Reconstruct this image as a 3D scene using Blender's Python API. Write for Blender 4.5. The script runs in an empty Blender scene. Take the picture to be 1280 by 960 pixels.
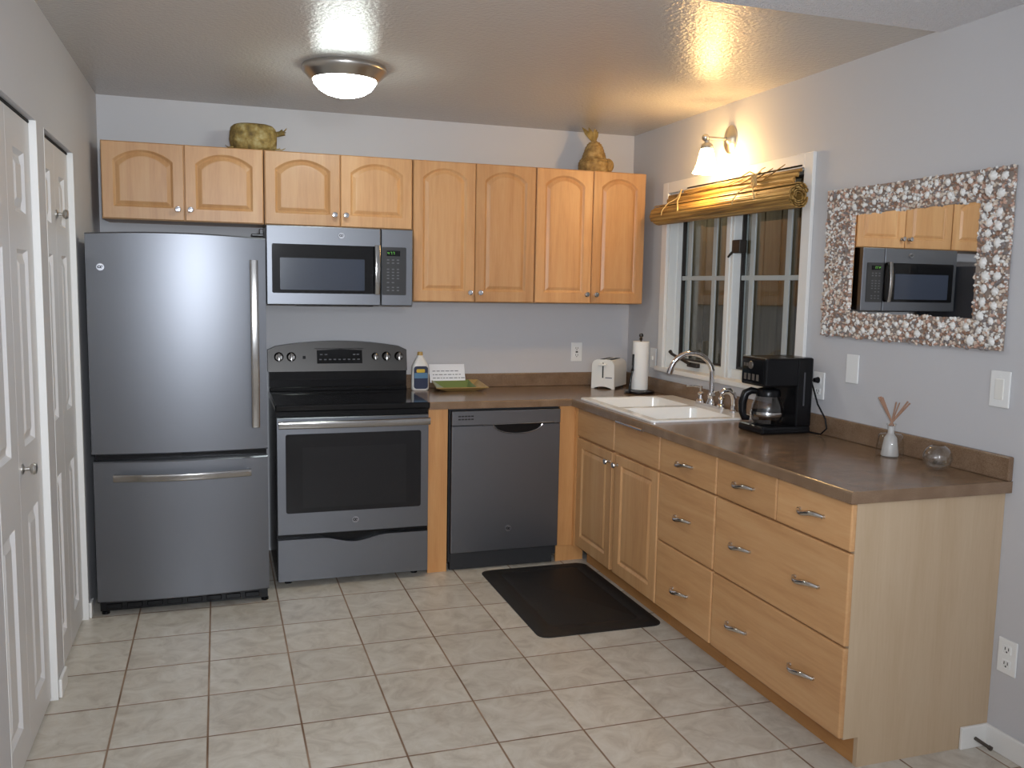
import bpy, bmesh, math, random
from mathutils import Vector, Matrix
random.seed(7)
S = bpy.context.scene
COL = S.collection
PI = math.pi

# ------------------------------------------------------------------ camera, world, lights, exposure
cam_d = bpy.data.cameras.new('camera')
cam_d.sensor_width = 36.0
cam_d.lens = 1107.4 / 1280 * 36.0
cam_d.clip_start = 0.05
cam_o = bpy.data.objects.new('camera', cam_d)
COL.objects.link(cam_o)
_R = Vector((0.9492938555, -0.3138477753, 0.0184594094))
_U = Vector((0.0170019470, 0.1098774708, 0.9937997158))
_F = Vector((0.3139301031, 0.9430941180, -0.1096420311))
_C = Vector((-2.4245363, -5.0138182, 1.4975040))
M4 = Matrix((( _R.x, _U.x, -_F.x, _C.x), (_R.y, _U.y, -_F.y, _C.y), (_R.z, _U.z, -_F.z, _C.z), (0, 0, 0, 1)))
cam_o.matrix_world = M4
S.camera = cam_o

w = bpy.data.worlds.new('night')
w.use_nodes = True
w.node_tree.nodes['Background'].inputs[0].default_value = (0.02, 0.025, 0.04, 1)
w.node_tree.nodes['Background'].inputs[1].default_value = 1.0
S.world = w
S.view_settings.view_transform = 'Standard'
S.view_settings.look = 'None'
S.view_settings.gamma = 1.0
S.view_settings.exposure = 0.0
S.view_settings.use_curve_mapping = False
S.cycles.use_denoising = True
S.cycles.max_bounces = 8
S.cycles.diffuse_bounces = 4
S.cycles.sample_clamp_indirect = 6.0

def lamp(name, kind, loc, power, color, radius=0.1, aim=None, size=None, spot=None):
    l = bpy.data.lights.new(name, kind)
    l.energy = power
    l.color = color
    if kind == 'AREA':
        l.shape = 'DISK'
        l.size = size
    else:
        l.shadow_soft_size = radius
    if spot:
        l.spot_size = spot
        l.spot_blend = 1.0
    o = bpy.data.objects.new(name, l)
    COL.objects.link(o)
    o.location = loc
    if aim is not None:
        o.rotation_euler = (Vector(aim) - Vector(loc)).to_track_quat('-Z', 'Y').to_euler()
    return o

FLASH, ROOM_FILL, SIDING_FILL = 250.0, 76.0, 26.0
CEIL_E, SCONCE_E = 33.0, 70.0
lamp('camera_flash', 'SPOT', (-2.38, -5.03, 1.57), FLASH, (0.84, 0.91, 1.0), 0.03, aim=(-1.6, 0.0, 1.75), spot=math.radians(105))
lamp('room_side_fill', 'POINT', (-2.1, -6.1, 2.1), ROOM_FILL, (0.92, 0.96, 1.0), 0.18)  # added fill behind the camera for the popcorn ceiling; no known lamp there
lamp('siding_fill', 'POINT', (0.7, 1.2, 2.7), SIDING_FILL, (1.0, 0.93, 0.82), 0.1)  # added so the siding outside the window is lit; invented source

# ------------------------------------------------------------------ materials
def nodes(name):
    m = bpy.data.materials.new(name)
    m.use_nodes = True
    nt = m.node_tree
    return m, nt, nt.nodes['Principled BSDF']

def N(nt, t, **kw):
    n = nt.nodes.new(t)
    for k, v in kw.items():
        setattr(n, k, v)
    return n

def srgb(r, g, b):
    f = lambda c: (c / 255 / 12.92) if c / 255 <= 0.04045 else ((c / 255 + 0.055) / 1.055) ** 2.4
    return (f(r), f(g), f(b), 1)

def plain(name, col, rough=0.5, metal=0.0, bump=None, spec=0.5, coat=0.0, aniso=0.0):
    m, nt, b = nodes(name)
    b.inputs['Base Color'].default_value = col
    b.inputs['Roughness'].default_value = rough
    b.inputs['Metallic'].default_value = metal
    b.inputs['Specular IOR Level'].default_value = spec
    if coat:
        b.inputs['Coat Weight'].default_value = coat
        b.inputs['Coat Roughness'].default_value = 0.08
    if bump:
        tc = N(nt, 'ShaderNodeNewGeometry')
        no = N(nt, 'ShaderNodeTexNoise')
        no.inputs['Scale'].default_value = bump[0]
        no.inputs['Detail'].default_value = 3
        bp = N(nt, 'ShaderNodeBump')
        bp.inputs['Strength'].default_value = bump[1]
        bp.inputs['Distance'].default_value = bump[2] if len(bump) > 2 else 0.002
        nt.links.new(tc.outputs['Position'], no.inputs['Vector'])
        nt.links.new(no.outputs['Fac'], bp.inputs['Height'])
        nt.links.new(bp.outputs['Normal'], b.inputs['Normal'])
    return m

def ramp(nt, pts):
    r = N(nt, 'ShaderNodeValToRGB')
    e = r.color_ramp.elements
    while len(e) < len(pts):
        e.new(0.5)
    for i, (p, c) in enumerate(pts):
        e[i].position = p
        e[i].color = c
    return r

def wood(name, axis, cols, rough=0.4, scale=1.0):
    m, nt, b = nodes(name)
    g = N(nt, 'ShaderNodeNewGeometry')
    oi = N(nt, 'ShaderNodeObjectInfo')
    sep = N(nt, 'ShaderNodeVectorMath', operation='ADD')
    mulr = N(nt, 'ShaderNodeVectorMath', operation='SCALE')
    comb = N(nt, 'ShaderNodeCombineXYZ')
    for i in range(3):
        nt.links.new(oi.outputs['Random'], comb.inputs[i])
    nt.links.new(comb.outputs[0], mulr.inputs[0])
    mulr.inputs['Scale'].default_value = 37.0
    nt.links.new(g.outputs['Position'], sep.inputs[0])
    nt.links.new(mulr.outputs[0], sep.inputs[1])
    mp = N(nt, 'ShaderNodeMapping')
    sc = [14 * scale] * 3
    sc[axis] = 1.1 * scale
    mp.inputs['Scale'].default_value = sc
    nt.links.new(sep.outputs[0], mp.inputs['Vector'])
    n1 = N(nt, 'ShaderNodeTexNoise')
    n1.inputs['Scale'].default_value = 1.0
    n1.inputs['Detail'].default_value = 5
    n1.inputs['Roughness'].default_value = 0.6
    n1.inputs['Distortion'].default_value = 0.6
    nt.links.new(mp.outputs[0], n1.inputs['Vector'])
    n2 = N(nt, 'ShaderNodeTexNoise')
    n2.inputs['Scale'].default_value = 9.0
    n2.inputs['Detail'].default_value = 3
    nt.links.new(mp.outputs[0], n2.inputs['Vector'])
    r = ramp(nt, [(0.25, cols[0]), (0.5, cols[1]), (0.75, cols[2])])
    mixf = N(nt, 'ShaderNodeMath', operation='MULTIPLY_ADD')
    mixf.inputs[1].default_value = 0.25
    add = N(nt, 'ShaderNodeMath', operation='MULTIPLY_ADD')
    add.inputs[1].default_value = 0.75
    nt.links.new(n2.outputs['Fac'], mixf.inputs[0])
    mixf.inputs[2].default_value = 0.0
    nt.links.new(n1.outputs['Fac'], add.inputs[0])
    nt.links.new(mixf.outputs[0], add.inputs[2])
    nt.links.new(add.outputs[0], r.inputs['Fac'])
    hsv = N(nt, 'ShaderNodeHueSaturation')
    mv = N(nt, 'ShaderNodeMapRange')
    mv.inputs['To Min'].default_value = 0.9
    mv.inputs['To Max'].default_value = 1.08
    nt.links.new(oi.outputs['Random'], mv.inputs['Value'])
    nt.links.new(mv.outputs[0], hsv.inputs['Value'])
    nt.links.new(r.outputs['Color'], hsv.inputs['Color'])
    nt.links.new(hsv.outputs['Color'], b.inputs['Base Color'])
    b.inputs['Roughness'].default_value = rough
    b.inputs['Coat Weight'].default_value = 0.04
    b.inputs['Coat Roughness'].default_value = 0.25
    return m

MC = [srgb(178, 128, 82), srgb(198, 150, 102), srgb(208, 165, 118)]
M_MAPV = wood('maple_vertical', 2, MC)
M_MAPH = wood('maple_horizontal', 1, MC)
M_END = wood('maple_end_panel', 2, [srgb(182, 157, 126), srgb(191, 167, 138), srgb(198, 176, 148)], 0.45)
M_FILL = wood('maple_filler', 2, [srgb(188, 128, 76), srgb(204, 148, 92), srgb(214, 162, 108)], 0.4)
M_TOE = wood('maple_toe_kick', 1, [srgb(168, 112, 60), srgb(184, 130, 74), srgb(194, 142, 86)], 0.5)

M_WALL = plain('wall_paint', srgb(200, 199, 201), 0.6, bump=(90, 0.15, 0.002))
M_TRIM = plain('white_trim', srgb(232, 230, 226), 0.4)
M_DOORW = plain('white_door_paint', srgb(214, 212, 211), 0.42)
M_CEIL = plain('glossy_ceiling_paint', srgb(194, 190, 185), 0.26, bump=(75, 0.6, 0.005), spec=0.5)
M_POP = plain('popcorn_ceiling', srgb(226, 228, 234), 0.9, bump=(140, 1.0, 0.012))
M_DARK = plain('closet_dark', (0.01, 0.01, 0.01, 1), 0.9)

def tile_floor():
    m, nt, b = nodes('beige_floor_tile')
    g = N(nt, 'ShaderNodeNewGeometry')
    mp = N(nt, 'ShaderNodeMapping')
    mp.inputs['Location'].default_value = (2.783 / 0.3035, 1.757 / 0.3075, 0)
    mp.inputs['Scale'].default_value = (1 / 0.3035, 1 / 0.3075, 1)
    nt.links.new(g.outputs['Position'], mp.inputs['Vector'])
    sx = N(nt, 'ShaderNodeSeparateXYZ')
    nt.links.new(mp.outputs[0], sx.inputs[0])
    ds = []
    for ax in 'XY':
        fr = N(nt, 'ShaderNodeMath', operation='FRACT')
        nt.links.new(sx.outputs[ax], fr.inputs[0])
        pp = N(nt, 'ShaderNodeMath', operation='PINGPONG')
        pp.inputs[1].default_value = 0.5
        nt.links.new(fr.outputs[0], pp.inputs[0])
        ds.append(pp)
    mn = N(nt, 'ShaderNodeMath', operation='MINIMUM')
    nt.links.new(ds[0].outputs[0], mn.inputs[0])
    nt.links.new(ds[1].outputs[0], mn.inputs[1])
    # tile id variation
    fl = N(nt, 'ShaderNodeVectorMath', operation='FLOOR')
    nt.links.new(mp.outputs[0], fl.inputs[0])
    wn = N(nt, 'ShaderNodeTexWhiteNoise', noise_dimensions='3D')
    nt.links.new(fl.outputs[0], wn.inputs['Vector'])
    off = N(nt, 'ShaderNodeVectorMath', operation='SCALE')
    off.inputs['Scale'].default_value = 20
    nt.links.new(wn.outputs['Color'], off.inputs[0])
    va = N(nt, 'ShaderNodeVectorMath', operation='ADD')
    nt.links.new(g.outputs['Position'], va.inputs[0])
    nt.links.new(off.outputs[0], va.inputs[1])
    no = N(nt, 'ShaderNodeTexNoise')
    no.inputs['Scale'].default_value = 9
    no.inputs['Detail'].default_value = 6
    no.inputs['Roughness'].default_value = 0.65
    no.inputs['Distortion'].default_value = 1.2
    nt.links.new(va.outputs[0], no.inputs['Vector'])
    r = ramp(nt, [(0.3, srgb(174, 164, 150)), (0.5, srgb(196, 188, 175)), (0.68, srgb(208, 202, 191))])
    nt.links.new(no.outputs['Fac'], r.inputs['Fac'])
    hsv = N(nt, 'ShaderNodeHueSaturation')
    mv = N(nt, 'ShaderNodeMapRange')
    mv.inputs['To Min'].default_value = 0.93
    mv.inputs['To Max'].default_value = 1.05
    nt.links.new(wn.outputs['Value'], mv.inputs['Value'])
    nt.links.new(mv.outputs[0], hsv.inputs['Value'])
    nt.links.new(r.outputs['Color'], hsv.inputs['Color'])
    # grout
    gn = N(nt, 'ShaderNodeTexNoise')
    gn.inputs['Scale'].default_value = 4
    nt.links.new(g.outputs['Position'], gn.inputs['Vector'])
    gr = ramp(nt, [(0.35, srgb(112, 84, 62)), (0.65, srgb(160, 134, 112))])
    nt.links.new(gn.outputs['Fac'], gr.inputs['Fac'])
    mk = N(nt, 'ShaderNodeMapRange')
    mk.inputs['From Min'].default_value = 0.007
    mk.inputs['From Max'].default_value = 0.014
    nt.links.new(mn.outputs[0], mk.inputs['Value'])
    mx = N(nt, 'ShaderNodeMix', data_type='RGBA')
    nt.links.new(mk.outputs[0], mx.inputs['Factor'])
    nt.links.new(gr.outputs['Color'], mx.inputs[6])
    nt.links.new(hsv.outputs['Color'], mx.inputs[7])
    nt.links.new(mx.outputs[2], b.inputs['Base Color'])
    rr = N(nt, 'ShaderNodeMapRange')
    rr.inputs['To Min'].default_value = 0.85
    rr.inputs['To Max'].default_value = 0.36
    nt.links.new(mk.outputs[0], rr.inputs['Value'])
    nt.links.new(rr.outputs[0], b.inputs['Roughness'])
    bp = N(nt, 'ShaderNodeBump')
    bp.inputs['Strength'].default_value = 0.6
    bp.inputs['Distance'].default_value = 0.003
    nt.links.new(mk.outputs[0], bp.inputs['Height'])
    nt.links.new(bp.outputs['Normal'], b.inputs['Normal'])
    return m
M_FLOOR = tile_floor()

def counter_mat():
    m, nt, b = nodes('brown_laminate')
    g = N(nt, 'ShaderNodeNewGeometry')
    n1 = N(nt, 'ShaderNodeTexNoise')
    n1.inputs['Scale'].default_value = 420
    n1.inputs['Detail'].default_value = 2
    nt.links.new(g.outputs['Position'], n1.inputs['Vector'])
    n2 = N(nt, 'ShaderNodeTexNoise')
    n2.inputs['Scale'].default_value = 14
    n2.inputs['Detail'].default_value = 4
    nt.links.new(g.outputs['Position'], n2.inputs['Vector'])
    ad = N(nt, 'ShaderNodeMath', operation='MULTIPLY_ADD')
    ad.inputs[1].default_value = 0.3
    sc = N(nt, 'ShaderNodeMath', operation='MULTIPLY')
    sc.inputs[1].default_value = 0.7
    nt.links.new(n1.outputs['Fac'], sc.inputs[0])
    nt.links.new(n2.outputs['Fac'], ad.inputs[0])
    nt.links.new(sc.outputs[0], ad.inputs[2])
    r = ramp(nt, [(0.36, srgb(110, 86, 66)), (0.52, srgb(130, 105, 83)), (0.68, srgb(149, 126, 104))])
    nt.links.new(ad.outputs[0], r.inputs['Fac'])
    nt.links.new(r.outputs['Color'], b.inputs['Base Color'])
    b.inputs['Roughness'].default_value = 0.2
    return m
M_CTR = counter_mat()

M_SLATE = plain('slate_grey_steel', srgb(116, 118, 123), 0.37, 0.85)
M_PANEL = plain('dark_slate_panel', srgb(80, 78, 76), 0.36, 0.85)
M_BLACKG = plain('black_gloss', (0.007, 0.007, 0.008, 1), 0.08, spec=0.35)
M_BLACKP = plain('black_plastic', (0.006, 0.006, 0.007, 1), 0.25, spec=0.22)
M_BLACKM = plain('black_matte', (0.02, 0.02, 0.022, 1), 0.7)
M_OVEN = plain('oven_glass', (0.012, 0.012, 0.014, 1), 0.12, spec=0.35)
M_MWIN = plain('microwave_window', srgb(58, 64, 78), 0.15)  # lighter bluish tone puts the reflection on the window mesh into the colour
M_STEEL = plain('brushed_steel', srgb(172, 170, 167), 0.15, 1.0)
M_CHROME = plain('chrome', srgb(225, 225, 228), 0.07, 1.0)
M_KNOBD = plain('dark_steel_knob', srgb(96, 92, 88), 0.2, 1.0)
M_BADGE = plain('satin_silver', srgb(158, 158, 162), 0.3, 0.9)
M_NICKEL = plain('brushed_nickel', srgb(200, 197, 192), 0.3, 1.0)
M_PEWTER = plain('pewter_handle', srgb(205, 200, 194), 0.18, 1.0)
M_FSIDE = plain('fridge_side', srgb(62, 66, 78), 0.5)
M_WHITEP = plain('white_plastic', srgb(236, 234, 228), 0.3)
M_PLATE = plain('white_plate', srgb(238, 238, 236), 0.35)
M_SINK = plain('white_enamel', srgb(240, 240, 238), 0.16)
M_PAPER = plain('white_paper', srgb(238, 238, 242), 0.8)
M_TOWEL = plain('paper_towel_white', srgb(240, 240, 238), 0.9, bump=(160, 0.4, 0.002))
M_INK = plain('grey_ink', srgb(120, 120, 130), 0.8)
M_SLOT = plain('outlet_slot', (0.03, 0.03, 0.03, 1), 0.6)
M_RUBBER = plain('black_rubber', srgb(26, 23, 22), 0.62, bump=(300, 0.3, 0.001))
M_BRONZE = plain('dark_bronze', srgb(52, 46, 42), 0.45, 0.3)
M_VINYL = plain('white_vinyl', srgb(226, 228, 226), 0.35)
M_GRID = plain('grey_white_grid', srgb(176, 182, 182), 0.5)
M_REED = plain('brown_reed', srgb(158, 122, 100), 0.8)
M_GREEN = plain('green_glaze', srgb(118, 132, 78), 0.3)
M_AMBER = plain('amber_glaze', srgb(164, 134, 84), 0.3)
M_NAVY = plain('navy_label', srgb(34, 44, 72), 0.4)
M_BLUEL = plain('light_blue_label', srgb(88, 128, 160), 0.4)
M_YEL = plain('yellow_label', srgb(214, 180, 60), 0.4)
M_GOLDCAP = plain('gold_cap', srgb(196, 160, 90), 0.4)
M_CREAM = plain('cream_shell', srgb(224, 214, 202), 0.5)
M_KEY = plain('grey_print', srgb(92, 94, 98), 0.5)
M_REFLECT = plain('mirror_glass', (0.9, 0.9, 0.9, 1), 0.01, 1.0)
M_CORD = plain('tan_cord', srgb(196, 170, 120), 0.8)
M_SPRING = plain('door_stop_metal', srgb(90, 84, 78), 0.4, 0.8)

def bamboo_mat():
    m, nt, b = nodes('bamboo_slats')
    g = N(nt, 'ShaderNodeNewGeometry')
    mp = N(nt, 'ShaderNodeMapping')
    mp.inputs['Scale'].default_value = (60, 3, 60)
    nt.links.new(g.outputs['Position'], mp.inputs['Vector'])
    no = N(nt, 'ShaderNodeTexNoise')
    no.inputs['Scale'].default_value = 1
    no.inputs['Detail'].default_value = 4
    nt.links.new(mp.outputs[0], no.inputs['Vector'])
    r = ramp(nt, [(0.3, srgb(104, 76, 38)), (0.5, srgb(166, 128, 68)), (0.7, srgb(196, 160, 96))])
    nt.links.new(no.outputs['Fac'], r.inputs['Fac'])
    nt.links.new(r.outputs['Color'], b.inputs['Base Color'])
    b.inputs['Roughness'].default_value = 0.45
    return m
M_BAMBOO = bamboo_mat()

def weave_mat(name, c, s):
    m, nt, b = nodes(name)
    tc = N(nt, 'ShaderNodeTexCoord')
    ck = N(nt, 'ShaderNodeTexVoronoi')
    ck.inputs['Scale'].default_value = s
    nt.links.new(tc.outputs['Object'], ck.inputs['Vector'])
    no = N(nt, 'ShaderNodeTexNoise')
    no.inputs['Scale'].default_value = s * 0.7
    no.inputs['Detail'].default_value = 4
    nt.links.new(tc.outputs['Object'], no.inputs['Vector'])
    r = ramp(nt, [(0.32, c[0]), (0.5, c[1]), (0.68, c[2])])
    nt.links.new(no.outputs['Fac'], r.inputs['Fac'])
    nt.links.new(r.outputs['Color'], b.inputs['Base Color'])
    bp = N(nt, 'ShaderNodeBump')
    bp.inputs['Strength'].default_value = 0.8
    bp.inputs['Distance'].default_value = 0.006
    nt.links.new(ck.outputs['Distance'], bp.inputs['Height'])
    nt.links.new(bp.outputs['Normal'], b.inputs['Normal'])
    b.inputs['Roughness'].default_value = 0.75
    return m
M_WEAVE = weave_mat('green_brown_palm_weave', [srgb(104, 84, 46), srgb(152, 128, 70), srgb(182, 166, 116)], 40)
M_WEAVE2 = weave_mat('golden_palm_weave', [srgb(134, 104, 58), srgb(164, 132, 78), srgb(186, 156, 102)], 50)
M_STRAND = weave_mat('palm_strand', [srgb(96, 80, 40), srgb(146, 122, 66), srgb(172, 150, 96)], 30)

def siding_mat():
    m, nt, b = nodes('brown_siding')
    g = N(nt, 'ShaderNodeNewGeometry')
    no = N(nt, 'ShaderNodeTexNoise')
    mp = N(nt, 'ShaderNodeMapping')
    mp.inputs['Scale'].default_value = (30, 30, 2)
    nt.links.new(g.outputs['Position'], mp.inputs['Vector'])
    nt.links.new(mp.outputs[0], no.inputs['Vector'])
    no.inputs['Scale'].default_value = 1
    r = ramp(nt, [(0.3, srgb(112, 98, 74)), (0.7, srgb(134, 120, 94))])
    nt.links.new(no.outputs['Fac'], r.inputs['Fac'])
    nt.links.new(r.outputs['Color'], b.inputs['Base Color'])
    b.inputs['Roughness'].default_value = 0.8
    return m
M_SIDING = siding_mat()

def thin_glass(name, tint, rough=0.0, refl=1.0):
    m = bpy.data.materials.new(name)
    m.use_nodes = True
    nt = m.node_tree
    nt.nodes.clear()
    out = N(nt, 'ShaderNodeOutputMaterial')
    mix = N(nt, 'ShaderNodeMixShader')
    tr = N(nt, 'ShaderNodeBsdfTransparent')
    tr.inputs[0].default_value = tint
    gl = N(nt, 'ShaderNodeBsdfGlossy')
    gl.inputs['Roughness'].default_value = rough
    lw = N(nt, 'ShaderNodeLayerWeight')
    pw = N(nt, 'ShaderNodeMath', operation='POWER')
    pw.inputs[1].default_value = 3.5
    nt.links.new(lw.outputs['Facing'], pw.inputs[0])
    mu = N(nt, 'ShaderNodeMath', operation='MULTIPLY_ADD')
    mu.inputs[1].default_value = 0.6 * refl
    mu.inputs[2].default_value = 0.045 * refl
    mu.use_clamp = True
    nt.links.new(pw.outputs[0], mu.inputs[0])
    nt.links.new(mu.outputs[0], mix.inputs[0])
    nt.links.new(tr.outputs[0], mix.inputs[1])
    nt.links.new(gl.outputs[0], mix.inputs[2])
    nt.links.new(mix.outputs[0], out.inputs[0])
    return m
M_PANE = thin_glass('window_glass', (0.9, 0.93, 0.92, 1), 0.0, 1.2)
M_CARAFE = thin_glass('carafe_glass', (0.55, 0.55, 0.56, 1), 0.02, 2.0)
M_CLEAR = thin_glass('clear_glass', (0.97, 0.975, 0.97, 1), 0.01, 1.3)
M_FROST = bpy.data.materials.new('frosted_glass')
M_FROST.use_nodes = True
_nt = M_FROST.node_tree
_mx = N(_nt, 'ShaderNodeMixShader')
_mx.inputs[0].default_value = 0.5
_tr = N(_nt, 'ShaderNodeBsdfTransparent')
_b = _nt.nodes['Principled BSDF']
_b.inputs['Base Color'].default_value = srgb(226, 224, 222)
_b.inputs['Roughness'].default_value = 0.3
_nt.links.new(_tr.outputs[0], _mx.inputs[1])
_nt.links.new(_b.outputs[0], _mx.inputs[2])
_nt.links.new(_mx.outputs[0], _nt.nodes['Material Output'].inputs[0])
M_BOWL = thin_glass('thick_clear_glass', (0.97, 0.975, 0.97, 1), 0.015, 1.8)

def emit(name, col, strength, base=(0.9, 0.9, 0.9, 1)):
    m, nt, b = nodes(name)
    b.inputs['Base Color'].default_value = base
    b.inputs['Emission Color'].default_value = col
    b.inputs['Emission Strength'].default_value = strength
    b.inputs['Roughness'].default_value = 0.3
    return m
M_DOME = emit('lit_white_dome', (0.90, 1.0, 0.95, 1), CEIL_E)
M_SHADE = emit('lit_warm_shade', (1.0, 0.62, 0.24, 1), SCONCE_E)
M_LED = emit('green_display', (0.25, 1.0, 0.1, 1), 0.8, (0.02, 0.05, 0.02, 1))

# ------------------------------------------------------------------ mesh helpers
ORG = {}
ROT = {}
def B():
    return bmesh.new()

def bx(bm, x0, x1, y0, y1, z0, z1, bev=0.0, seg=2):
    x0, x1 = min(x0, x1), max(x0, x1)
    y0, y1 = min(y0, y1), max(y0, y1)
    z0, z1 = min(z0, z1), max(z0, z1)
    r = bmesh.ops.create_cube(bm, size=1.0)
    vs = r['verts']
    for v in vs:
        v.co = Vector(((x0 + x1) / 2 + v.co.x * (x1 - x0), (y0 + y1) / 2 + v.co.y * (y1 - y0), (z0 + z1) / 2 + v.co.z * (z1 - z0)))
    if bev > 0:
        es = list({e for v in vs for e in v.link_edges})
        bmesh.ops.bevel(bm, geom=es, offset=bev, segments=seg, profile=0.5, affect='EDGES')
    return bm

def frame_from(d):
    d = Vector(d).normalized()
    a = Vector((0, 0, 1)) if abs(d.z) < 0.9 else Vector((1, 0, 0))
    u = d.cross(a).normalized()
    v = d.cross(u).normalized()
    return d, u, v

def tube(bm, pts, r, seg=12, cap=True, flat=None):
    pts = [Vector(p) for p in pts]
    n = len(pts)
    rs = r if isinstance(r, (list, tuple)) else [r] * n
    rings = []
    d0, u, v = frame_from(pts[1] - pts[0])
    for i, p in enumerate(pts):
        if i == 0: d = pts[1] - pts[0]
        elif i == n - 1: d = pts[-1] - pts[-2]
        else: d = (pts[i + 1] - pts[i]).normalized() + (pts[i] - pts[i - 1]).normalized()
        d = d.normalized()
        u = (u - d * u.dot(d)).normalized()
        v = d.cross(u).normalized()
        ring = []
        for k in range(seg):
            a = 2 * PI * k / seg
            off = (u * math.cos(a) + v * math.sin(a)) * rs[i]
            if flat is not None:
                fv, s = flat
                fv = Vector(fv)
                off = off - fv * off.dot(fv) * (1 - s)
            ring.append(bm.verts.new(p + off))
        rings.append(ring)
    for i in range(n - 1):
        for k in range(seg):
            bm.faces.new((rings[i][k], rings[i][(k + 1) % seg], rings[i + 1][(k + 1) % seg], rings[i + 1][k]))
    if cap:
        bm.faces.new(rings[0][::-1])
        bm.faces.new(rings[-1])
    return bm

def cyl(bm, p0, p1, r0, r1=None, seg=24):
    return tube(bm, [p0, p1], [r0, r0 if r1 is None else r1], seg)

def lathe(bm, prof, c=(0, 0, 0), axis='Z', seg=32, sx=1.0, sy=1.0, closed=False):
    c = Vector(c)
    def pt(r, h, a):
        x, y = r * math.cos(a) * sx, r * math.sin(a) * sy
        if axis == 'Z': return c + Vector((x, y, h))
        if axis == 'X': return c + Vector((h, x, y))
        return c + Vector((x, h, y))
    rings = []
    for r, h in prof:
        if r < 1e-6:
            rings.append([bm.verts.new(pt(0, h, 0))])
        else:
            rings.append([bm.verts.new(pt(r, h, 2 * PI * k / seg)) for k in range(seg)])
    pairs = list(zip(rings[:-1], rings[1:]))
    if closed: pairs.append((rings[-1], rings[0]))
    for a, b in pairs:
        for k in range(seg):
            k2 = (k + 1) % seg
            if len(a) == 1 and len(b) == 1: continue
            if len(a) == 1: bm.faces.new((a[0], b[k2], b[k]))
            elif len(b) == 1: bm.faces.new((a[k], a[k2], b[0]))
            else: bm.faces.new((a[k], a[k2], b[k2], b[k]))
    return bm

def prism(bm, poly, ax, d0, d1):
    """poly of (a,b) extruded along ax: X -> (y,z), Y -> (x,z), Z -> (x,y)"""
    def mk(a, b, d):
        return {'X': (d, a, b), 'Y': (a, d, b), 'Z': (a, b, d)}[ax]
    v0 = [bm.verts.new(mk(a, b, d0)) for a, b in poly]
    v1 = [bm.verts.new(mk(a, b, d1)) for a, b in poly]
    n = len(poly)
    bm.faces.new(v0[::-1])
    bm.faces.new(v1)
    for i in range(n):
        j = (i + 1) % n
        bm.faces.new((v0[i], v0[j], v1[j], v1[i]))
    return bm

def loft(bm, loops, close_first=False, close_last=True):
    rings = [[bm.verts.new(p) for p in lp] for lp in loops]
    n = len(rings[0])
    for a, b in zip(rings[:-1], rings[1:]):
        for k in range(n):
            k2 = (k + 1) % n
            bm.faces.new((a[k], a[k2], b[k2], b[k]))
    if close_first: bm.faces.new(rings[0][::-1])
    if close_last: bm.faces.new(rings[-1])
    return bm

def rrect(x0, x1, y0, y1, r, n=5):
    out = []
    for cx, cy, a0 in ((x1 - r, y1 - r, 0), (x0 + r, y1 - r, PI / 2), (x0 + r, y0 + r, PI), (x1 - r, y0 + r, 1.5 * PI)):
        for i in range(n + 1):
            a = a0 + PI / 2 * i / n
            out.append((cx + r * math.cos(a), cy + r * math.sin(a)))
    return out

def sph(bm, c, r, sub=2, scale=(1, 1, 1)):
    res = bmesh.ops.create_icosphere(bm, subdivisions=sub, radius=r)
    for v in res['verts']:
        v.co = Vector((v.co.x * scale[0], v.co.y * scale[1], v.co.z * scale[2])) + Vector(c)
    return bm

def org(o):
    while o is not None:
        if o.name in ORG: return ORG[o.name]
        o = o.parent
    return Vector((0, 0, 0))

def obj(name, bm, mat, parent=None, smooth=False, angle=40, label=None):
    bmesh.ops.recalc_face_normals(bm, faces=bm.faces)
    me = bpy.data.meshes.new(name)
    if parent is None:
        xs = [v.co for v in bm.verts]
        o0 = Vector(((min(p.x for p in xs) + max(p.x for p in xs)) / 2, (min(p.y for p in xs) + max(p.y for p in xs)) / 2, min(p.z for p in xs)))
    else:
        o0 = org(parent)
    bmesh.ops.translate(bm, verts=bm.verts, vec=-o0)
    pp = parent
    while pp is not None and pp.parent is not None: pp = pp.parent
    if pp is not None and ROT.get(pp.name): bmesh.ops.rotate(bm, verts=bm.verts, cent=(0, 0, 0), matrix=Matrix.Rotation(ROT[pp.name], 3, 'Z'))
    if smooth:
        for f in bm.faces: f.smooth = True
        for e in bm.edges:
            if len(e.link_faces) == 2 and e.calc_face_angle(0) > math.radians(angle):
                e.smooth = False
    bm.to_mesh(me)
    bm.free()
    for m in (mat if isinstance(mat, (list, tuple)) else [mat]):
        me.materials.append(m)
    o = bpy.data.objects.new(name, me)
    COL.objects.link(o)
    if parent is None:
        o.location = o0
        ORG[o.name] = o0
    else:
        o.parent = parent
    if label: o['label'] = label
    return o

def thing(name, label, cat, loc, group=None, rotz=0.0, local=False, kind=None):
    o = bpy.data.objects.new(name, None)
    o.empty_display_size = 0.05
    COL.objects.link(o)
    o.location = loc
    ROT[o.name] = rotz
    ORG[o.name] = Vector((0, 0, 0)) if local else Vector(loc)
    if kind: o['kind'] = kind
    if label: o['label'] = label
    if cat: o['category'] = cat
    if group: o['group'] = group
    return o

def tag(o, label, cat, group=None):
    o['label'] = label
    o['category'] = cat
    if group: o['group'] = group
    return o

def struct(o):
    o['kind'] = 'structure'
    return o

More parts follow.
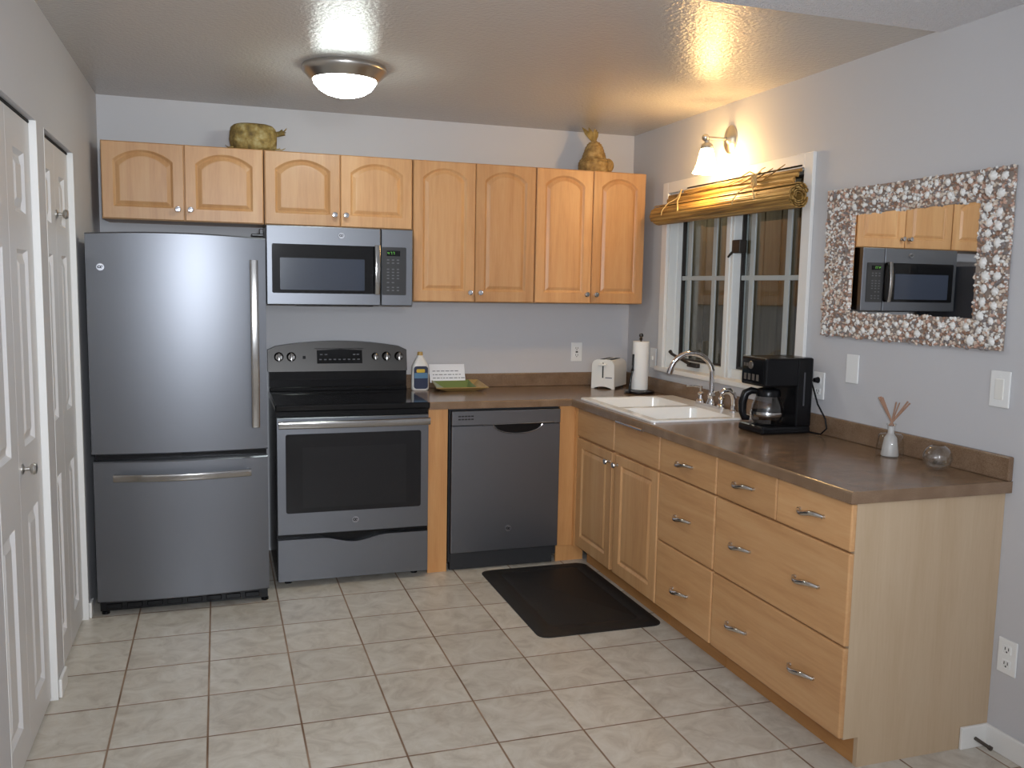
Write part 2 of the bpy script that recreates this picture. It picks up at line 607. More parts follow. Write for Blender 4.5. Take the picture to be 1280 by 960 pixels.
# ------------------------------------------------------------------ room shell
W, H = 2.988, 2.418
YB = -7.6
b = B(); bx(b, -W - 0.12, 0.12, YB, 0.1, -0.1, 0)
struct(obj('floor', b, M_FLOOR))
b = B(); bx(b, -W - 0.12, 0.12, -2.42, 0.1, H, H + 0.1)
struct(obj('ceiling', b, M_CEIL))
b = B(); bx(b, -W - 0.12, 0.12, YB, -2.42, H - 0.008, H + 0.1)
struct(obj('ceiling_popcorn', b, M_POP))
b = B(); bx(b, -W - 0.12, 0.12, 0, 0.1, 0, H)
struct(obj('wall_back', b, M_WALL))
b = B(); bx(b, -W - 0.12, 0.12, YB - 0.1, YB, 0, H)
struct(obj('wall_front', b, M_WALL))
# right wall with window opening
WY0, WY1, WZ0, WZ1 = -0.49, -1.71, 1.05, 2.03
b = B()
bx(b, 0, 0.12, WY0, 0, 0, H); bx(b, 0, 0.12, YB, WY1, 0, H)
bx(b, 0, 0.12, WY1, WY0, 0, WZ0); bx(b, 0, 0.12, WY1, WY0, WZ1, H)
struct(obj('wall_right', b, M_WALL))
# left wall with two closet openings
D2 = (-0.845, -1.51); D1 = (-1.64, -2.38); DZ = 2.015
b = B()
bx(b, -W - 0.1, -W, D2[0], 0, 0, H); bx(b, -W - 0.1, -W, D1[0], D2[1], 0, H); bx(b, -W - 0.1, -W, YB, D1[1], 0, H)
bx(b, -W - 0.1, -W, D2[1], D2[0], DZ, H); bx(b, -W - 0.1, -W, D1[1], D1[0], DZ, H)
struct(obj('wall_left', b, M_WALL))
# closet interiors behind the doors
b = B()
for d in (D1, D2):
    bx(b, -W - 0.8, -W - 0.75, d[1] - 0.02, d[0] + 0.02, 0, DZ + 0.1)
    bx(b, -W - 0.8, -W - 0.1, d[0], d[0] + 0.03, 0, DZ + 0.1)
    bx(b, -W - 0.8, -W - 0.1, d[1] - 0.03, d[1], 0, DZ + 0.1)
    bx(b, -W - 0.8, -W - 0.1, d[1], d[0], DZ + 0.05, DZ + 0.1)
    bx(b, -W - 0.8, -W - 0.12, d[1], d[0], -0.05, 0)
struct(obj('wall_closet', b, M_DARK))
# baseboards
b = B(); bx(b, -0.014, 0, YB, -2.842, 0, 0.075, 0.004)
struct(obj('baseboard_right', b, M_TRIM))
b = B()
bx(b, -W, -W + 0.012, D1[0] + 0.004, D2[1] - 0.004, 0, 0.07, 0.004)
bx(b, -W, -W + 0.012, -0.775, D2[0] + 0.004, 0, 0.07, 0.004)
bx(b, -W, -W + 0.012, YB, D1[1] - 0.004, 0, 0.07, 0.004)
struct(obj('baseboard_left', b, M_TRIM))

# bifold closet doors
def bifold(name, ya, yb, knob_y, knob_z):
    root = thing(name, None, None, (-W, (ya + yb) / 2, 0), kind='structure')
    b = B()
    bx(b, -W - 0.1, -W + 0.001, ya - 0.008, ya, 0, DZ); bx(b, -W - 0.1, -W + 0.001, yb, yb + 0.008, 0, DZ)
    obj('door_jamb', b, M_TRIM, root)
    n = 2
    L = (ya - yb - 0.022) / n
    leaves = []
    for i in range(n):
        y1 = ya - 0.010 - i * (L + 0.002)
        y0 = y1 - L
        b = B()
        xf, xb = -W - 0.022, -W - 0.055
        z0, z1 = 0.012, DZ - 0.012
        pan = [(0.125, 0.75), (0.965, 1.585), (1.70, 1.895)]
        s = 0.095
        zs = [z0] + [z for p in pan for z in p] + [z1]
        # frame
        bx(b, xb, xf, y0, y0 + s, z0, z1); bx(b, xb, xf, y1 - s, y1, z0, z1)
        for k in range(0, len(zs), 2):
            bx(b, xb, xf, y0 + s, y1 - s, zs[k], zs[k + 1])
        for (p0, p1) in pan:
            def rect(ins, x):
                return [(x, y0 + s + ins, p0 + ins), (x, y1 - s - ins, p0 + ins), (x, y1 - s - ins, p1 - ins), (x, y0 + s + ins, p1 - ins)]
            loft(b, [rect(0, xf), rect(0.012, xf - 0.012), rect(0.020, xf - 0.012), rect(0.045, xf - 0.002)])
            bx(b, xb, xb + 0.01, y0 + s, y1 - s, p0, p1)
        leaf = obj('door_leaf', b, M_DOORW, root)
        leaves.append((y0, y1, leaf))
    for (y0, y1, leaf) in leaves:
        if y0 - 0.01 <= knob_y <= y1:
            b = B()
            x = -W - 0.022
            lathe(b, [(0.0, 0.0), (0.017, 0.0), (0.017, 0.004), (0.006, 0.008), (0.006, 0.022), (0.015, 0.026), (0.019, 0.034), (0.015, 0.041), (0, 0.044)], (x, knob_y, knob_z), 'X', 20)
            obj('knob', b, M_NICKEL, leaf, True)
            break
    b = B(); bx(b, -W - 0.06, -W - 0.02, yb + 0.01, ya - 0.01, DZ - 0.010, DZ - 0.002)
    obj('track', b, M_DARK, root)
    return root
bifold('door_1', D1[0], D1[1], -1.97, 0.905)
bifold('door_2', D2[0], D2[1], -1.165, 1.742)

# window
win = thing('window_1', None, None, (0, (WY0 + WY1) / 2, WZ0), kind='structure')
b = B()
c = 0.06
bx(b, -0.018, 0, WY0, WY0 + c, 1.03, WZ1 + c, 0.003); bx(b, -0.018, 0, WY1 - c, WY1, 1.03, WZ1 + c, 0.003)
bx(b, -0.018, 0, WY1, WY0, WZ1, WZ1 + c, 0.003)
obj('casing', b, M_TRIM, win)
b = B()
t = 0.008
bx(b, 0, 0.115, WY0 - t, WY0, WZ0, WZ1); bx(b, 0, 0.115, WY1, WY1 + t, WZ0, WZ1); bx(b, 0, 0.115, WY1, WY0, WZ1 - t, WZ1)
bx(b, 0.05, 0.115, WY1 + t, WY0 - t, WZ0, WZ0 + 0.05, 0.003)
bx(b, 0.05, 0.115, WY0 - 0.014, WY0 - t, WZ0, WZ1 - t); bx(b, 0.05, 0.115, WY1 + t, WY1 + 0.014, WZ0, WZ1 - t)
obj('window_frame', b, M_VINYL, win)
b = B(); bx(b, -0.028, 0.09, WY1 - 0.08, WY0 + 0.08, WZ0 - 0.022, WZ0 + 0.004, 0.005)
obj('window_sill', b, M_TRIM, win)
YM = -1.068
b = B(); bx(b, 0.032, 0.115, YM - 0.036, YM + 0.036, WZ0 + 0.0, WZ1 - t, 0.004); bx(b, 0.026, 0.034, YM - 0.012, YM + 0.012, WZ0, WZ1 - t, 0.002)
obj('mullion', b, M_VINYL, win)
for (ya, yb) in ((WY0 - 0.014, YM + 0.036), (YM - 0.036, WY1 + 0.014)):
    z0, z1 = WZ0 + 0.05, WZ1 - 0.01
    b = B()
    f = 0.011
    bx(b, 0.078, 0.098, ya - f, ya, z0, z1); bx(b, 0.078, 0.098, yb, yb + f, z0, z1)
    bx(b, 0.078, 0.098, yb, ya, z0, z0 + f); bx(b, 0.078, 0.098, yb, ya, z1 - f, z1)
    sash = obj('sash', b, M_BRONZE, win)
    b = B(); bx(b, 0.090, 0.093, yb + f, ya - f, z0 + f, z1 - f)
    obj('pane', b, M_PANE, sash)
    b = B()
    L = ya - yb
    for fr in (0.17, 0.66):
        yy = ya - L * fr
        bx(b, 0.076, 0.086, yy - 0.018, yy + 0.018, z0 + f, z1 - f, 0.003)
    bx(b, 0.077, 0.085, yb + f, ya - f, 1.548, 1.572, 0.003)
    obj('muntin', b, M_GRID, sash)
b = B(); bx(b, 0.03, 0.074, YM - 0.092, YM - 0.022, 1.682, 1.748, 0.004); tube(b, [(0.035, YM - 0.03, 1.69), (0.022, YM - 0.022, 1.675), (0.016, YM - 0.014, 1.662)], [0.007, 0.006, 0.005], 8)
obj('sash_lock', b, M_BRONZE, win)
b = B()
bx(b, 0.022, 0.05, -0.80, -0.70, 1.075, 1.10, 0.005)
tube(b, [(0.02, -0.74, 1.093), (0.0, -0.66, 1.118), (0.0, -0.57, 1.136), (0.0, -0.55, 1.148)], [0.009, 0.008, 0.008, 0.011], 10)
obj('crank_handle', b, M_BRONZE, win)

# outside
b = B(); bx(b, 1.30, 1.34, -6, 6.0, -0.5, 4.0)
yy = -5.9
while yy < 6.0:
    bx(b, 1.286, 1.30, yy, yy + 0.19, -0.5, 4.0, 0.003, 1)
    yy += 0.2
struct(obj('wall_outside_siding', b, M_SIDING))
b = B(); bx(b, 0.12, 1.34, -6, 6, -0.6, -0.5)
struct(obj('ground', b, plain('dark_ground', srgb(70, 66, 58), 0.9)))

# ------------------------------------------------------------------ cabinets
def panel_loop(x0, x1, z0, z1, ins, rise, base, n=13):
    """closed loop, front view (a,b): straight sides, arched top"""
    a0, a1, b0 = x0 + ins, x1 - ins, z0 + ins
    pts = []
    for i in range(6):
        pts.append((a0 + (a1 - a0) * i / 5, b0))
    top = z1 - ins
    side_top = top - rise
    for i in range(1, 6):
        pts.append((a1, b0 + (side_top - b0) * i / 6))
    hw = (a1 - a0) / 2
    if rise > 0.001:
        R = (hw * hw + rise * rise) / (2 * rise)
    for i in range(n):
        x = a1 - (a1 - a0) * i / (n - 1)
        if rise > 0.001:
            d = x - (a0 + a1) / 2
            zz = top - R + math.sqrt(max(R * R - d * d, 0))
        else:
            zz = top
        pts.append((x, zz))
    for i in range(5, 0, -1):
        pts.append((a0, b0 + (side_top - b0) * i / 6))
    return pts

def outer_loop(x0, x1, z0, z1, n=13):
    pts = []
    for i in range(6): pts.append((x0 + (x1 - x0) * i / 5, z0))
    for i in range(1, 6): pts.append((x1, z0 + (z1 - z0) * i / 6))
    for i in range(n): pts.append((x1 - (x1 - x0) * i / (n - 1), z1))
    for i in range(5, 0, -1): pts.append((x0, z0 + (z1 - z0) * i / 6))
    return pts

def door_mesh(u0, u1, z0, z1, front, thick, to3, stile=0.058, rise=0.0, bot=None):
    """to3(u, depth, z): depth grows out of the cabinet; front plane at depth=front"""
    b = B()
    px0, px1, pz0, pz1 = u0 + stile, u1 - stile, z0 + (bot or stile), z1 - stile * 0.72
    def L(lp, d): return [to3(u, d, z) for u, z in lp]
    ol = outer_loop(u0, u1, z0, z1)
    ol2 = outer_loop(u0 + 0.004, u1 - 0.004, z0 + 0.004, z1 - 0.004)
    pl = lambda ins: panel_loop(px0, px1, pz0, pz1, ins, rise, None)
    loops = [L(ol, front - thick), L(ol, front - 0.004), L(ol2, front), L(pl(0), front), L(pl(0.004), front - 0.003), L(pl(0.008), front - 0.007), L(pl(0.012), front - 0.009), L(pl(0.028), front - 0.002), L(pl(0.032), front - 0.0015)]
    loft(b, loops, True, True)
    return b

def to_back(u, d, z): return (u, -d, z)          # fronts facing -y
def to_right(u, d, z): return (-d, u, z)         # fronts facing -x

def knob_mesh(p, axis):
    b = B()
    s = -1
    lathe(b, [(0, 0), (0.009, 0), (0.009, s * 0.003), (0.005, s * 0.006), (0.005, s * 0.014), (0.012, s * 0.018), (0.0155, s * 0.023), (0.013, s * 0.029), (0, s * 0.031)], p, axis, 18)
    return b

def upper(label, x0, x1, xm, z0, z1, rise, kz, name='wall_cabinet'):
    yf = -0.329
    root = thing(name, label, 'cabinet', ((x0 + x1) / 2, -0.15, z0), 'maple wall cabinets')
    b = B(); bx(b, x0 + 0.001, x1 - 0.001, -0.309, -0.001, z0, z1, 0.001, 1)
    obj('cabinet_body', b, M_MAPV, root)
    for (a, c, kx) in ((x0 + 0.003, xm - 0.0015, xm - 0.031), (xm + 0.0015, x1 - 0.003, xm + 0.027)):
        d = obj('door', door_mesh(a, c, z0 + 0.002, z1 - 0.003, -yf, 0.0195, to_back, 0.050, rise, 0.058), M_MAPV, root)
        obj('knob', knob_mesh((kx, yf, kz), 'Y'), M_CHROME, d, True)
    return root
ZS, ZT, ZL = 1.784, 2.1537, 1.4065
upper('short maple wall cabinet with two arched doors above the refrigerator', -2.942, -2.195, -2.5685, ZS, ZT, 0.05, 1.840)
upper('short maple wall cabinet with two arched doors directly above the microwave', -2.193, -1.4365, -1.8145, ZS, ZT, 0.05, 1.845)
upper('tall maple wall cabinet with two arched doors, right beside the microwave', -1.434, -0.7445, -1.0894, ZL, ZT, 0.05, 1.459)
upper('tall maple wall cabinet nearest the window, with the pineapple basket on top', -0.7425, -0.0719, -0.4012, ZL, ZT, 0.05, 1.459)

def slab(u0, u1, z0, z1, front=0.602, thick=0.02):
    b = B(); bx(b, -front, -front + thick, u0, u1, z0, z1, 0.005, 2); return b

def pull_mesh(y, z, x=-0.602, L=0.064):
    """bow pull, long axis along y"""
    b = B()
    pts = []
    n = 14
    for i in range(n + 1):
        t = -1 + 2 * i / n
        yy = y + t * L
        dx = 0.020 * (1 - abs(t) ** 3.2) + 0.004
        dz = 0.006 * math.sin(t * PI * 0.9)
        pts.append((x - dx, yy, z - dz))
    r = [0.0055 + 0.0042 * (1 - abs(-1 + 2 * i / n) ** 2) for i in range(n + 1)]
    tube(b, pts, r, 10)
    for s in (-1, 1):
        cyl(b, (x, y + s * L * 0.96, z - s * 0.006 * math.sin(PI * 0.9)), (x - 0.009, y + s * L * 0.96, z - s * 0.006 * math.sin(PI * 0.9)), 0.0075, 0.006, 12)
    return b

CT = 0.902
CB = CT - 0.038
def base_cab(name, label, ya, yb, endpanel=False):
    root = thing(name, label, 'cabinet', (-0.3, (ya + yb) / 2, 0), 'maple base cabinets under the long counter')
    b = B()
    t = 0.018
    bx(b, -0.565, -0.004, ya - t, ya - 0.001, 0.1, CB - 0.001); 
    bx(b, -0.565, -0.004, yb + 0.001, yb + t, 0.1, CB - 0.001)
    bx(b, -0.565, -0.004, yb + t, ya - t, 0.1, 0.118)
    bx(b, -0.02, -0.004, yb + t, ya - t, 0.118, CB - 0.001)
    # face frame
    bx(b, -0.582, -0.565, ya - 0.03, ya - 0.001, 0.1, CB - 0.001); bx(b, -0.582, -0.565, yb + 0.001, yb + 0.03, 0.1, CB - 0.001)
    bx(b, -0.582, -0.565, yb + 0.03, ya - 0.03, CB - 0.03, CB - 0.001); bx(b, -0.582, -0.565, yb + 0.03, ya - 0.03, 0.1, 0.135)
    bx(b, -0.582, -0.565, yb + 0.03, ya - 0.03, 0.685, 0.72)
    obj('cabinet_body', b, M_MAPV, root)
    b = B(); bx(b, -0.522, -0.506, yb + 0.001, ya - 0.001, 0, 0.1)
    obj('toe_kick', b, M_TOE, root)
    return root
# sink base
sk = base_cab('sink_cabinet', 'maple sink base cabinet with two square panel doors in the corner', -0.655, -1.600)
for (a, c) in ((-1.125, -0.668), (-1.595, -1.135)):
    obj('false_drawer_front', slab(a, c, 0.708, 0.856), M_MAPH, sk)
for (a, c, ky) in ((-1.112, -0.668, -1.075), (-1.595, -1.150, -1.128)):
    d = obj('door', door_mesh(a, c, 0.105, 0.697, 0.602, 0.0195, to_right, 0.062, 0.0), M_MAPV, sk)
    ky = -1.083 if a > -1.2 else -1.178
    obj('knob', knob_mesh((-0.602, ky, 0.648), 'X'), M_PEWTER, d, True)
# three drawer base
dr = base_cab('drawer_cabinet', 'narrow maple base cabinet with a stack of three drawers beside the sink cabinet', -1.602, -2.066)
for (z0, z1, hz) in ((0.707, 0.856, 0.776), (0.405, 0.701, 0.546), (0.105, 0.399, 0.232)):
    f = obj('drawer', slab(-2.063, -1.606, z0, z1), M_MAPH, dr)
    obj('handle', pull_mesh(-1.82, hz), M_PEWTER, f, True)
# wide drawer base
YE = -2.838
wd = base_cab('wide_drawer_cabinet', 'wide maple base cabinet with two small drawers above two wide drawers at the counter end', -2.068, YE + 0.019)
for (a, c, hy) in ((-2.453, -2.072, -2.256), (-2.840, -2.459, -2.648)):
    f = obj('drawer', slab(a, c, 0.707, 0.856), M_MAPH, wd)
    obj('handle', pull_mesh(hy, 0.784), M_PEWTER, f, True)
for (z0, z1, hz) in ((0.405, 0.701, 0.551), (0.105, 0.399, 0.243)):
    f = obj('drawer', slab(-2.840, -2.072, z0, z1), M_MAPH, wd)
    for hy in (-2.252, -2.642):
        obj('handle', pull_mesh(hy, hz), M_PEWTER, f, True)
b = B(); prism(b, [(-0.583, 0.1), (-0.526, 0.1), (-0.526, 0.0), (-0.001, 0.0), (-0.001, CB - 0.001), (-0.583, CB - 0.001)], 'Y', YE, YE + 0.018)
obj('end_panel', b, M_END, wd, label='pale maple end panel facing the room')
# white base patch with door stop on the end panel
pt = thing('baseboard_patch', 'small white baseboard piece at the foot of the maple end panel', 'baseboard piece', (-0.06, YE - 0.006, 0))
b = B(); bx(b, -0.117, -0.002, YE - 0.012, YE - 0.001, 0, 0.076, 0.002, 1)
obj('board', b, M_TRIM, pt)
b = B(); cyl(b, (-0.060, YE - 0.012, 0.034), (-0.052, YE - 0.06, 0.026), 0.006, 0.006, 10); cyl(b, (-0.052, YE - 0.06, 0.026), (-0.0505, YE - 0.07, 0.0245), 0.008, 0.008, 10)
obj('door_stop', b, M_SPRING, pt, True)

# fillers on the back run
b = B(); bx(b, -1.408, -1.306, -0.617, -0.598, 0, CB - 0.001, 0.001, 1)
tag(obj('filler_panel', b, M_FILL), 'narrow orange maple filler panel between the stove and the dishwasher', 'panel')
b = B()
bx(b, -0.686, -0.590, -0.617, -0.598, 0.09, CB - 0.001, 0.001, 1); bx(b, -0.600, -0.583, -0.653, -0.618, 0.09, CB - 0.001, 0.001, 1); bx(b, -0.686, -0.525, -0.600, -0.584, 0.0, 0.09)
tag(obj('corner_post', b, M_FILL), 'maple corner strip between the dishwasher and the sink cabinet', 'panel')

# countertop
ct = thing('countertop', 'L-shaped speckled brown laminate countertop with raised back edge', 'countertop', (-0.6, -0.6, CB))
b = B()
SX0, SX1, SY0, SY1 = -0.565, -0.055, -1.475, -0.675     # sink cutout
XE = -0.618
CY = -2.862
bx(b, -1.409, XE, -0.628, -0.001, CB, CT)
bx(b, XE, -0.001, -0.64, -0.001, CB, CT)
bx(b, XE, SX0, SY0, -0.64, CB, CT); bx(b, SX1, -0.001, SY0, -0.64, CB, CT)
bx(b, SX0, SX1, SY1, -0.64, CB, CT)
bx(b, XE, -0.001, CY, SY0, CB, CT)
# rolled front edges
prism(b, [(XE, CB), (XE - 0.008, CB)] + [(XE - 0.008 * math.cos(PI / 2 * i / 5), CT - 0.008 + 0.008 * math.sin(PI / 2 * i / 5)) for i in range(6)], 'Y', CY, -0.630)
prism(b, [(-0.628, CB), (-0.636, CB)] + [(-0.628 - 0.008 * math.cos(PI / 2 * i / 5), CT - 0.008 + 0.008 * math.sin(PI / 2 * i / 5)) for i in range(6)], 'X', -1.409, XE)
obj('worktop', b, M_CTR, ct)
b = B()
BS = 0.982
bx(b, -1.409, -0.001, -0.02, -0.001, CT, BS, 0.005); bx(b, -0.02, -0.001, CY, -0.02, CT, BS, 0.005)
obj('backsplash', b, M_CTR, ct)

# ------------------------------------------------------------------ refrigerator
fr = thing('refrigerator', 'slate grey bottom-freezer refrigerator beside the white closet doors', 'refrigerator', (-2.58, -0.45, 0))
FX0, FX1 = -2.957, -2.216
def bow(x, x0, x1, ye, amt):
    u = (x - (x0 + x1) / 2) / ((x1 - x0) / 2)
    return ye - amt * (1 - u * u)
def bowed_door(x0, x1, z0, z1, yb, ye, amt, arch=0.0, n=20, rnd=0.006):
    b = B()
    xs = [x0 + (x1 - x0) * i / n for i in range(n + 1)]
    def zt(x):
        u = (x - (x0 + x1) / 2) / ((x1 - x0) / 2)
        return z1 - arch * (u * u)
    def loop(z_of, inset):
        front = [(x, bow(x, x0, x1, ye, amt) + inset, z_of(x)) for x in xs]
        back = [(x1, yb, z_of(x1)), (x0, yb, z_of(x0))]
        return front + back
    loops = [loop(lambda x: z0, rnd), loop(lambda x: z0 + rnd, 0), loop(lambda x: zt(x) - rnd, 0), loop(zt, rnd)]
    loft(b, loops, True, True)
    return b
b = B(); bx(b, -2.952, -2.222, -0.765, -0.03, 0.05, 1.68, 0.006)
obj('cabinet_body', b, M_FSIDE, fr)
fd = obj('refrigerator_door', bowed_door(FX0, FX1, 0.729, 1.703, -0.775, -0.828, 0.028, 0.012), M_SLATE, fr, True, 30)
ff = obj('freezer_drawer', bowed_door(FX0 + 0.004, FX1, 0.062, 0.699, -0.775, -0.828, 0.028), M_SLATE, fr, True, 30)
b = B(); bx(b, -2.945, -2.22, -0.80, -0.762, 0.70, 0.728)
obj('door_seal', b, M_BLACKP, fr)
# hinge
b = B(); bx(b, -2.275, -2.222, -0.815, -0.72, 1.70, 1.712, 0.003); bx(b, -2.240, -2.222, -0.80, -0.72, 1.705, 1.735, 0.003)
obj('hinge_cover', b, M_BLACKP, fr)
def flat_bar(pts, wdt, th, up):
    """rectangular bar swept along pts; up = width direction"""
    b = B()
    up = Vector(up)
    loops = []
    for i, p in enumerate(pts):
        p = Vector(p)
        d = (Vector(pts[min(i + 1, len(pts) - 1)]) - Vector(pts[max(i - 1, 0)])).normalized()
        nrm = d.cross(up).normalized()
        c = []
        for a, e in [(math.copysign(abs(math.cos(q)) ** 0.5, math.cos(q)), math.copysign(abs(math.sin(q)) ** 0.55, math.sin(q))) for q in [2 * PI * (k_ + 0.5) / 20 for k_ in range(20)]]:
            c.append(p + up * (wdt / 2 * a) + nrm * (th / 2 * e))
        loops.append(c)
    loft(b, loops, True, True)
    return b
hx = -2.268
hy0 = bow(hx, FX0, FX1, -0.828, 0.028)
pts = []
for i in range(17):
    t = i / 16
    z = 0.838 + (1.592 - 0.838) * t
    pts.append((hx, hy0 - 0.030 - 0.028 * math.sin(PI * t), z))
b = flat_bar(pts, 0.036, 0.013, (1, 0, 0))
for z in (0.850, 1.580):
    bx(b, hx - 0.014, hx + 0.014, hy0 - 0.034, hy0 + 0.002, z - 0.012, z + 0.012, 0.003)
obj('door_handle', b, M_STEEL, fd, True, 30)
pts = []
hxa, hxb = -2.868, -2.292
for i in range(21):
    t = i / 20
    x = hxa + (hxb - hxa) * t
    pts.append((x, -0.878 - 0.034 * math.sin(PI * t), 0.633))
b = flat_bar(pts, 0.032, 0.013, (0, 0, 1))
for x in (hxa + 0.012, hxb - 0.012):
    yb_ = bow(x, FX0, FX1, -0.828, 0.028)
    bx(b, x - 0.012, x + 0.012, -0.886, yb_ + 0.004, 0.621, 0.645, 0.003)
obj('drawer_handle', b, M_STEEL, ff, True, 30)
def badge(parent, x, y, z, r=0.016):
    b = B()
    lathe(b, [(0, -0.004), (r * 0.78, -0.004), (r * 0.82, -0.006), (r * 0.95, -0.006), (r, -0.003), (r, 0.0)], (x, y, z), 'Y', 24)
    o = obj('badge', b, M_BADGE, parent, True)
    b = B()
    for (cx, cz, a0, a1, rr) in ((-0.25, 0.05, 0.6, 5.6, 0.30), (0.28, 0.0, 0.2, 5.2, 0.26)):
        tube(b, [(x + r * 1.1 * (cx + rr * math.cos(a0 + (a1 - a0) * k / 10)), y - 0.0045, z + r * (cz + rr * math.sin(a0 + (a1 - a0) * k / 10))) for k in range(11)], r * 0.11, 6)
    obj('monogram', b, M_BLACKP, o)
badge(fr, -2.898, bow(-2.898, FX0, FX1, -0.828, 0.028) + 0.001, 1.547)
b = B(); bx(b, -2.945, -2.222, -0.806, -0.74, 0.016, 0.06)
for i in range(8):
    x = -2.92 + i * 0.085
    bx(b, x, x + 0.065, -0.811, -0.805, 0.024, 0.048, 0.003, 1)
obj('base_grille', b, M_BLACKP, fr)
for x in (-2.925, -2.235):
    b = B(); cyl(b, (x, -0.79, 0.0), (x, -0.79, 0.012), 0.017, 0.017, 16); cyl(b, (x, -0.79, 0.012), (x, -0.79, 0.06), 0.007, 0.007, 10)
    obj('foot', b, M_BLACKP, fr)

# ------------------------------------------------------------------ stove
st = thing('stove', 'slate grey electric range with black glass cooktop between refrigerator and filler panel', 'stove', (-1.79, -0.35, 0))
RX0, RX1 = -2.172, -1.412
b = B(); bx(b, RX0 + 0.004, RX1 - 0.004, -0.64, -0.03, 0.03, 0.875)
for x in (RX0 + 0.06, RX1 - 0.06):
    for y in (-0.58, -0.08): cyl(b, (x, y, 0), (x, y, 0.03), 0.018, 0.018, 12)
obj('body', b, M_BLACKP, st)
b = B(); bx(b, RX0, RX1, -0.672, -0.085, 0.876, 0.908, 0.006)
ctop = obj('cooktop', b, M_BLACKG, st)
# backguard: black riser and curved slate control panel
b = B(); bx(b, RX0 + 0.004, RX1 - 0.004, -0.085, -0.004, 0.876, 1.02)
bx(b, RX0 + 0.004, RX1 - 0.004, -0.105, -0.085, 0.905, 0.93, 0.006)
obj('riser', b, M_BLACKG, st)
b = B()
poly = [(RX0, 1.014), (RX1, 1.014)]
n = 18
for i in range(n + 1):
    u = 1 - 2 * i / n
    x = (RX0 + RX1) / 2 + u * (RX1 - RX0) / 2
    z = 1.178 - 0.036 * u * u - (0.012 if abs(u) > 0.99 else 0)
    poly.append((x, z))
prism(b, poly, 'Y', -0.088, -0.004)
b.normal_update()
cp = obj('control_panel', b, M_PANEL, st)
b = B()
poly = [(-1.912, 1.056), (-1.664, 1.056), (-1.664, 1.128), (-1.788, 1.134), (-1.912, 1.128)]
prism(b, poly, 'Y', -0.0905, -0.087)
disp = obj('display', b, M_BLACKG, st)
for (u, z) in [(-0.10, 1.105), (-0.075, 1.105), (0.08, 1.105), (0.10, 1.105)] + [(-0.105 + 0.026 * i, 1.078) for i in range(9)]:
    b = B(); bx(b, -1.788 + u - 0.007, -1.788 + u + 0.007, -0.0912, -0.0903, z - 0.003, z + 0.003)
    obj('button', b, M_KEY, disp)
b = B(); bx(b, -1.925, -1.652, -0.092, -0.087, 1.134, 1.139, 0.002, 1)
obj('display_rim', b, M_STEEL, cp)
b = B(); bx(b, -1.988, -1.972, -0.0895, -0.087, 1.082, 1.098)
obj('indicator_light', b, M_BLACKP, cp)
for x, rr in ((-2.115, 0.025), (-2.049, 0.025), (-1.592, 0.02), (-1.529, 0.025), (-1.458, 0.025)):
    b = B()
    lathe(b, [(0, 0), (rr, 0), (rr, -0.006), (rr * 0.86, -0.01), (rr * 0.8, -0.022), (rr * 0.72, -0.026), (0, -0.026)], (x, -0.088, 1.094), 'Y', 24)
    k = obj('knob', b, M_KNOBD, st, True, 30)
    b = B(); bx(b, x - 0.0055, x + 0.0055, -0.122, -0.108, 1.094 - rr * 0.9, 1.094 + rr * 0.9, 0.002); bx(b, x + 0.004, x + rr * 0.7, -0.1155, -0.113, 1.084, 1.100, 0.001, 1)
    obj('knob_grip', b, M_STEEL, k, True, 30)
for ch_ in list(st.children) + [g for c in st.children for g in c.children]:
    if ch_.name.split('.')[0] in ('control_panel', 'display', 'button', 'display_rim', 'indicator_light', 'knob', 'knob_grip'):
        for v in ch_.data.vertices:
            v.co.y += max(0.0, v.co.z - 1.014) * 0.2 if v.co.y < 0.3 else 0
# oven door
def bowed_front(x0, x1, z0, z1, yb, ye, amt):
    return bowed_door(x0, x1, z0, z1, yb, ye, amt, 0.0, 16, 0.004)
od = obj('oven_door', bowed_front(RX0 + 0.008, RX1 - 0.008, 0.266, 0.846, -0.641, -0.668, 0.006), M_SLATE, st, True, 30)
b = B(); prism(b, rrect(-2.125, -1.459, 0.376, 0.767, 0.012), 'Y', -0.6755, -0.668)
ow = obj('oven_window', b, M_OVEN, od)
b = B()
bx(b, -2.045, -1.535, -0.677, -0.6757, 0.40, 0.70, 0.0)
obj('inner_window', b, plain('oven_window_inner', (0.016, 0.016, 0.018, 1), 0.16, spec=0.35), od)
b = flat_bar([(-2.158 + 0.736 * i / 20, -0.712 - 0.014 * math.sin(PI * i / 20), 0.818) for i in range(21)], 0.036, 0.02, (0, 0, 1))
for x in (-2.148, -1.432):
    bx(b, x - 0.010, x + 0.010, -0.714, -0.664, 0.804, 0.832, 0.003)
obj('door_handle', b, M_STEEL, od, True, 30)
badge(st, -1.79, -0.6738, 0.328, 0.017)
b = B(); bx(b, RX0 + 0.01, RX1 - 0.01, -0.655, -0.64, 0.848, 0.874)
obj('vent_strip', b, M_BLACKP, st)
# storage drawer with a dipped top edge
b = B()
poly = [(RX0 + 0.008, 0.034), (RX1 - 0.008, 0.034)]
for i in range(25):
    u = 1 - 2 * i / 24
    x = (RX0 + RX1) / 2 + u * ((RX1 - RX0) / 2 - 0.008)
    dip = 0.028 * 0.5 * (1 + math.cos(PI * min(1, abs(u) / 0.45)))
    poly.append((x, 0.242 - dip))
prism(b, poly, 'Y', -0.668, -0.641)
obj('storage_drawer', b, M_SLATE, st)

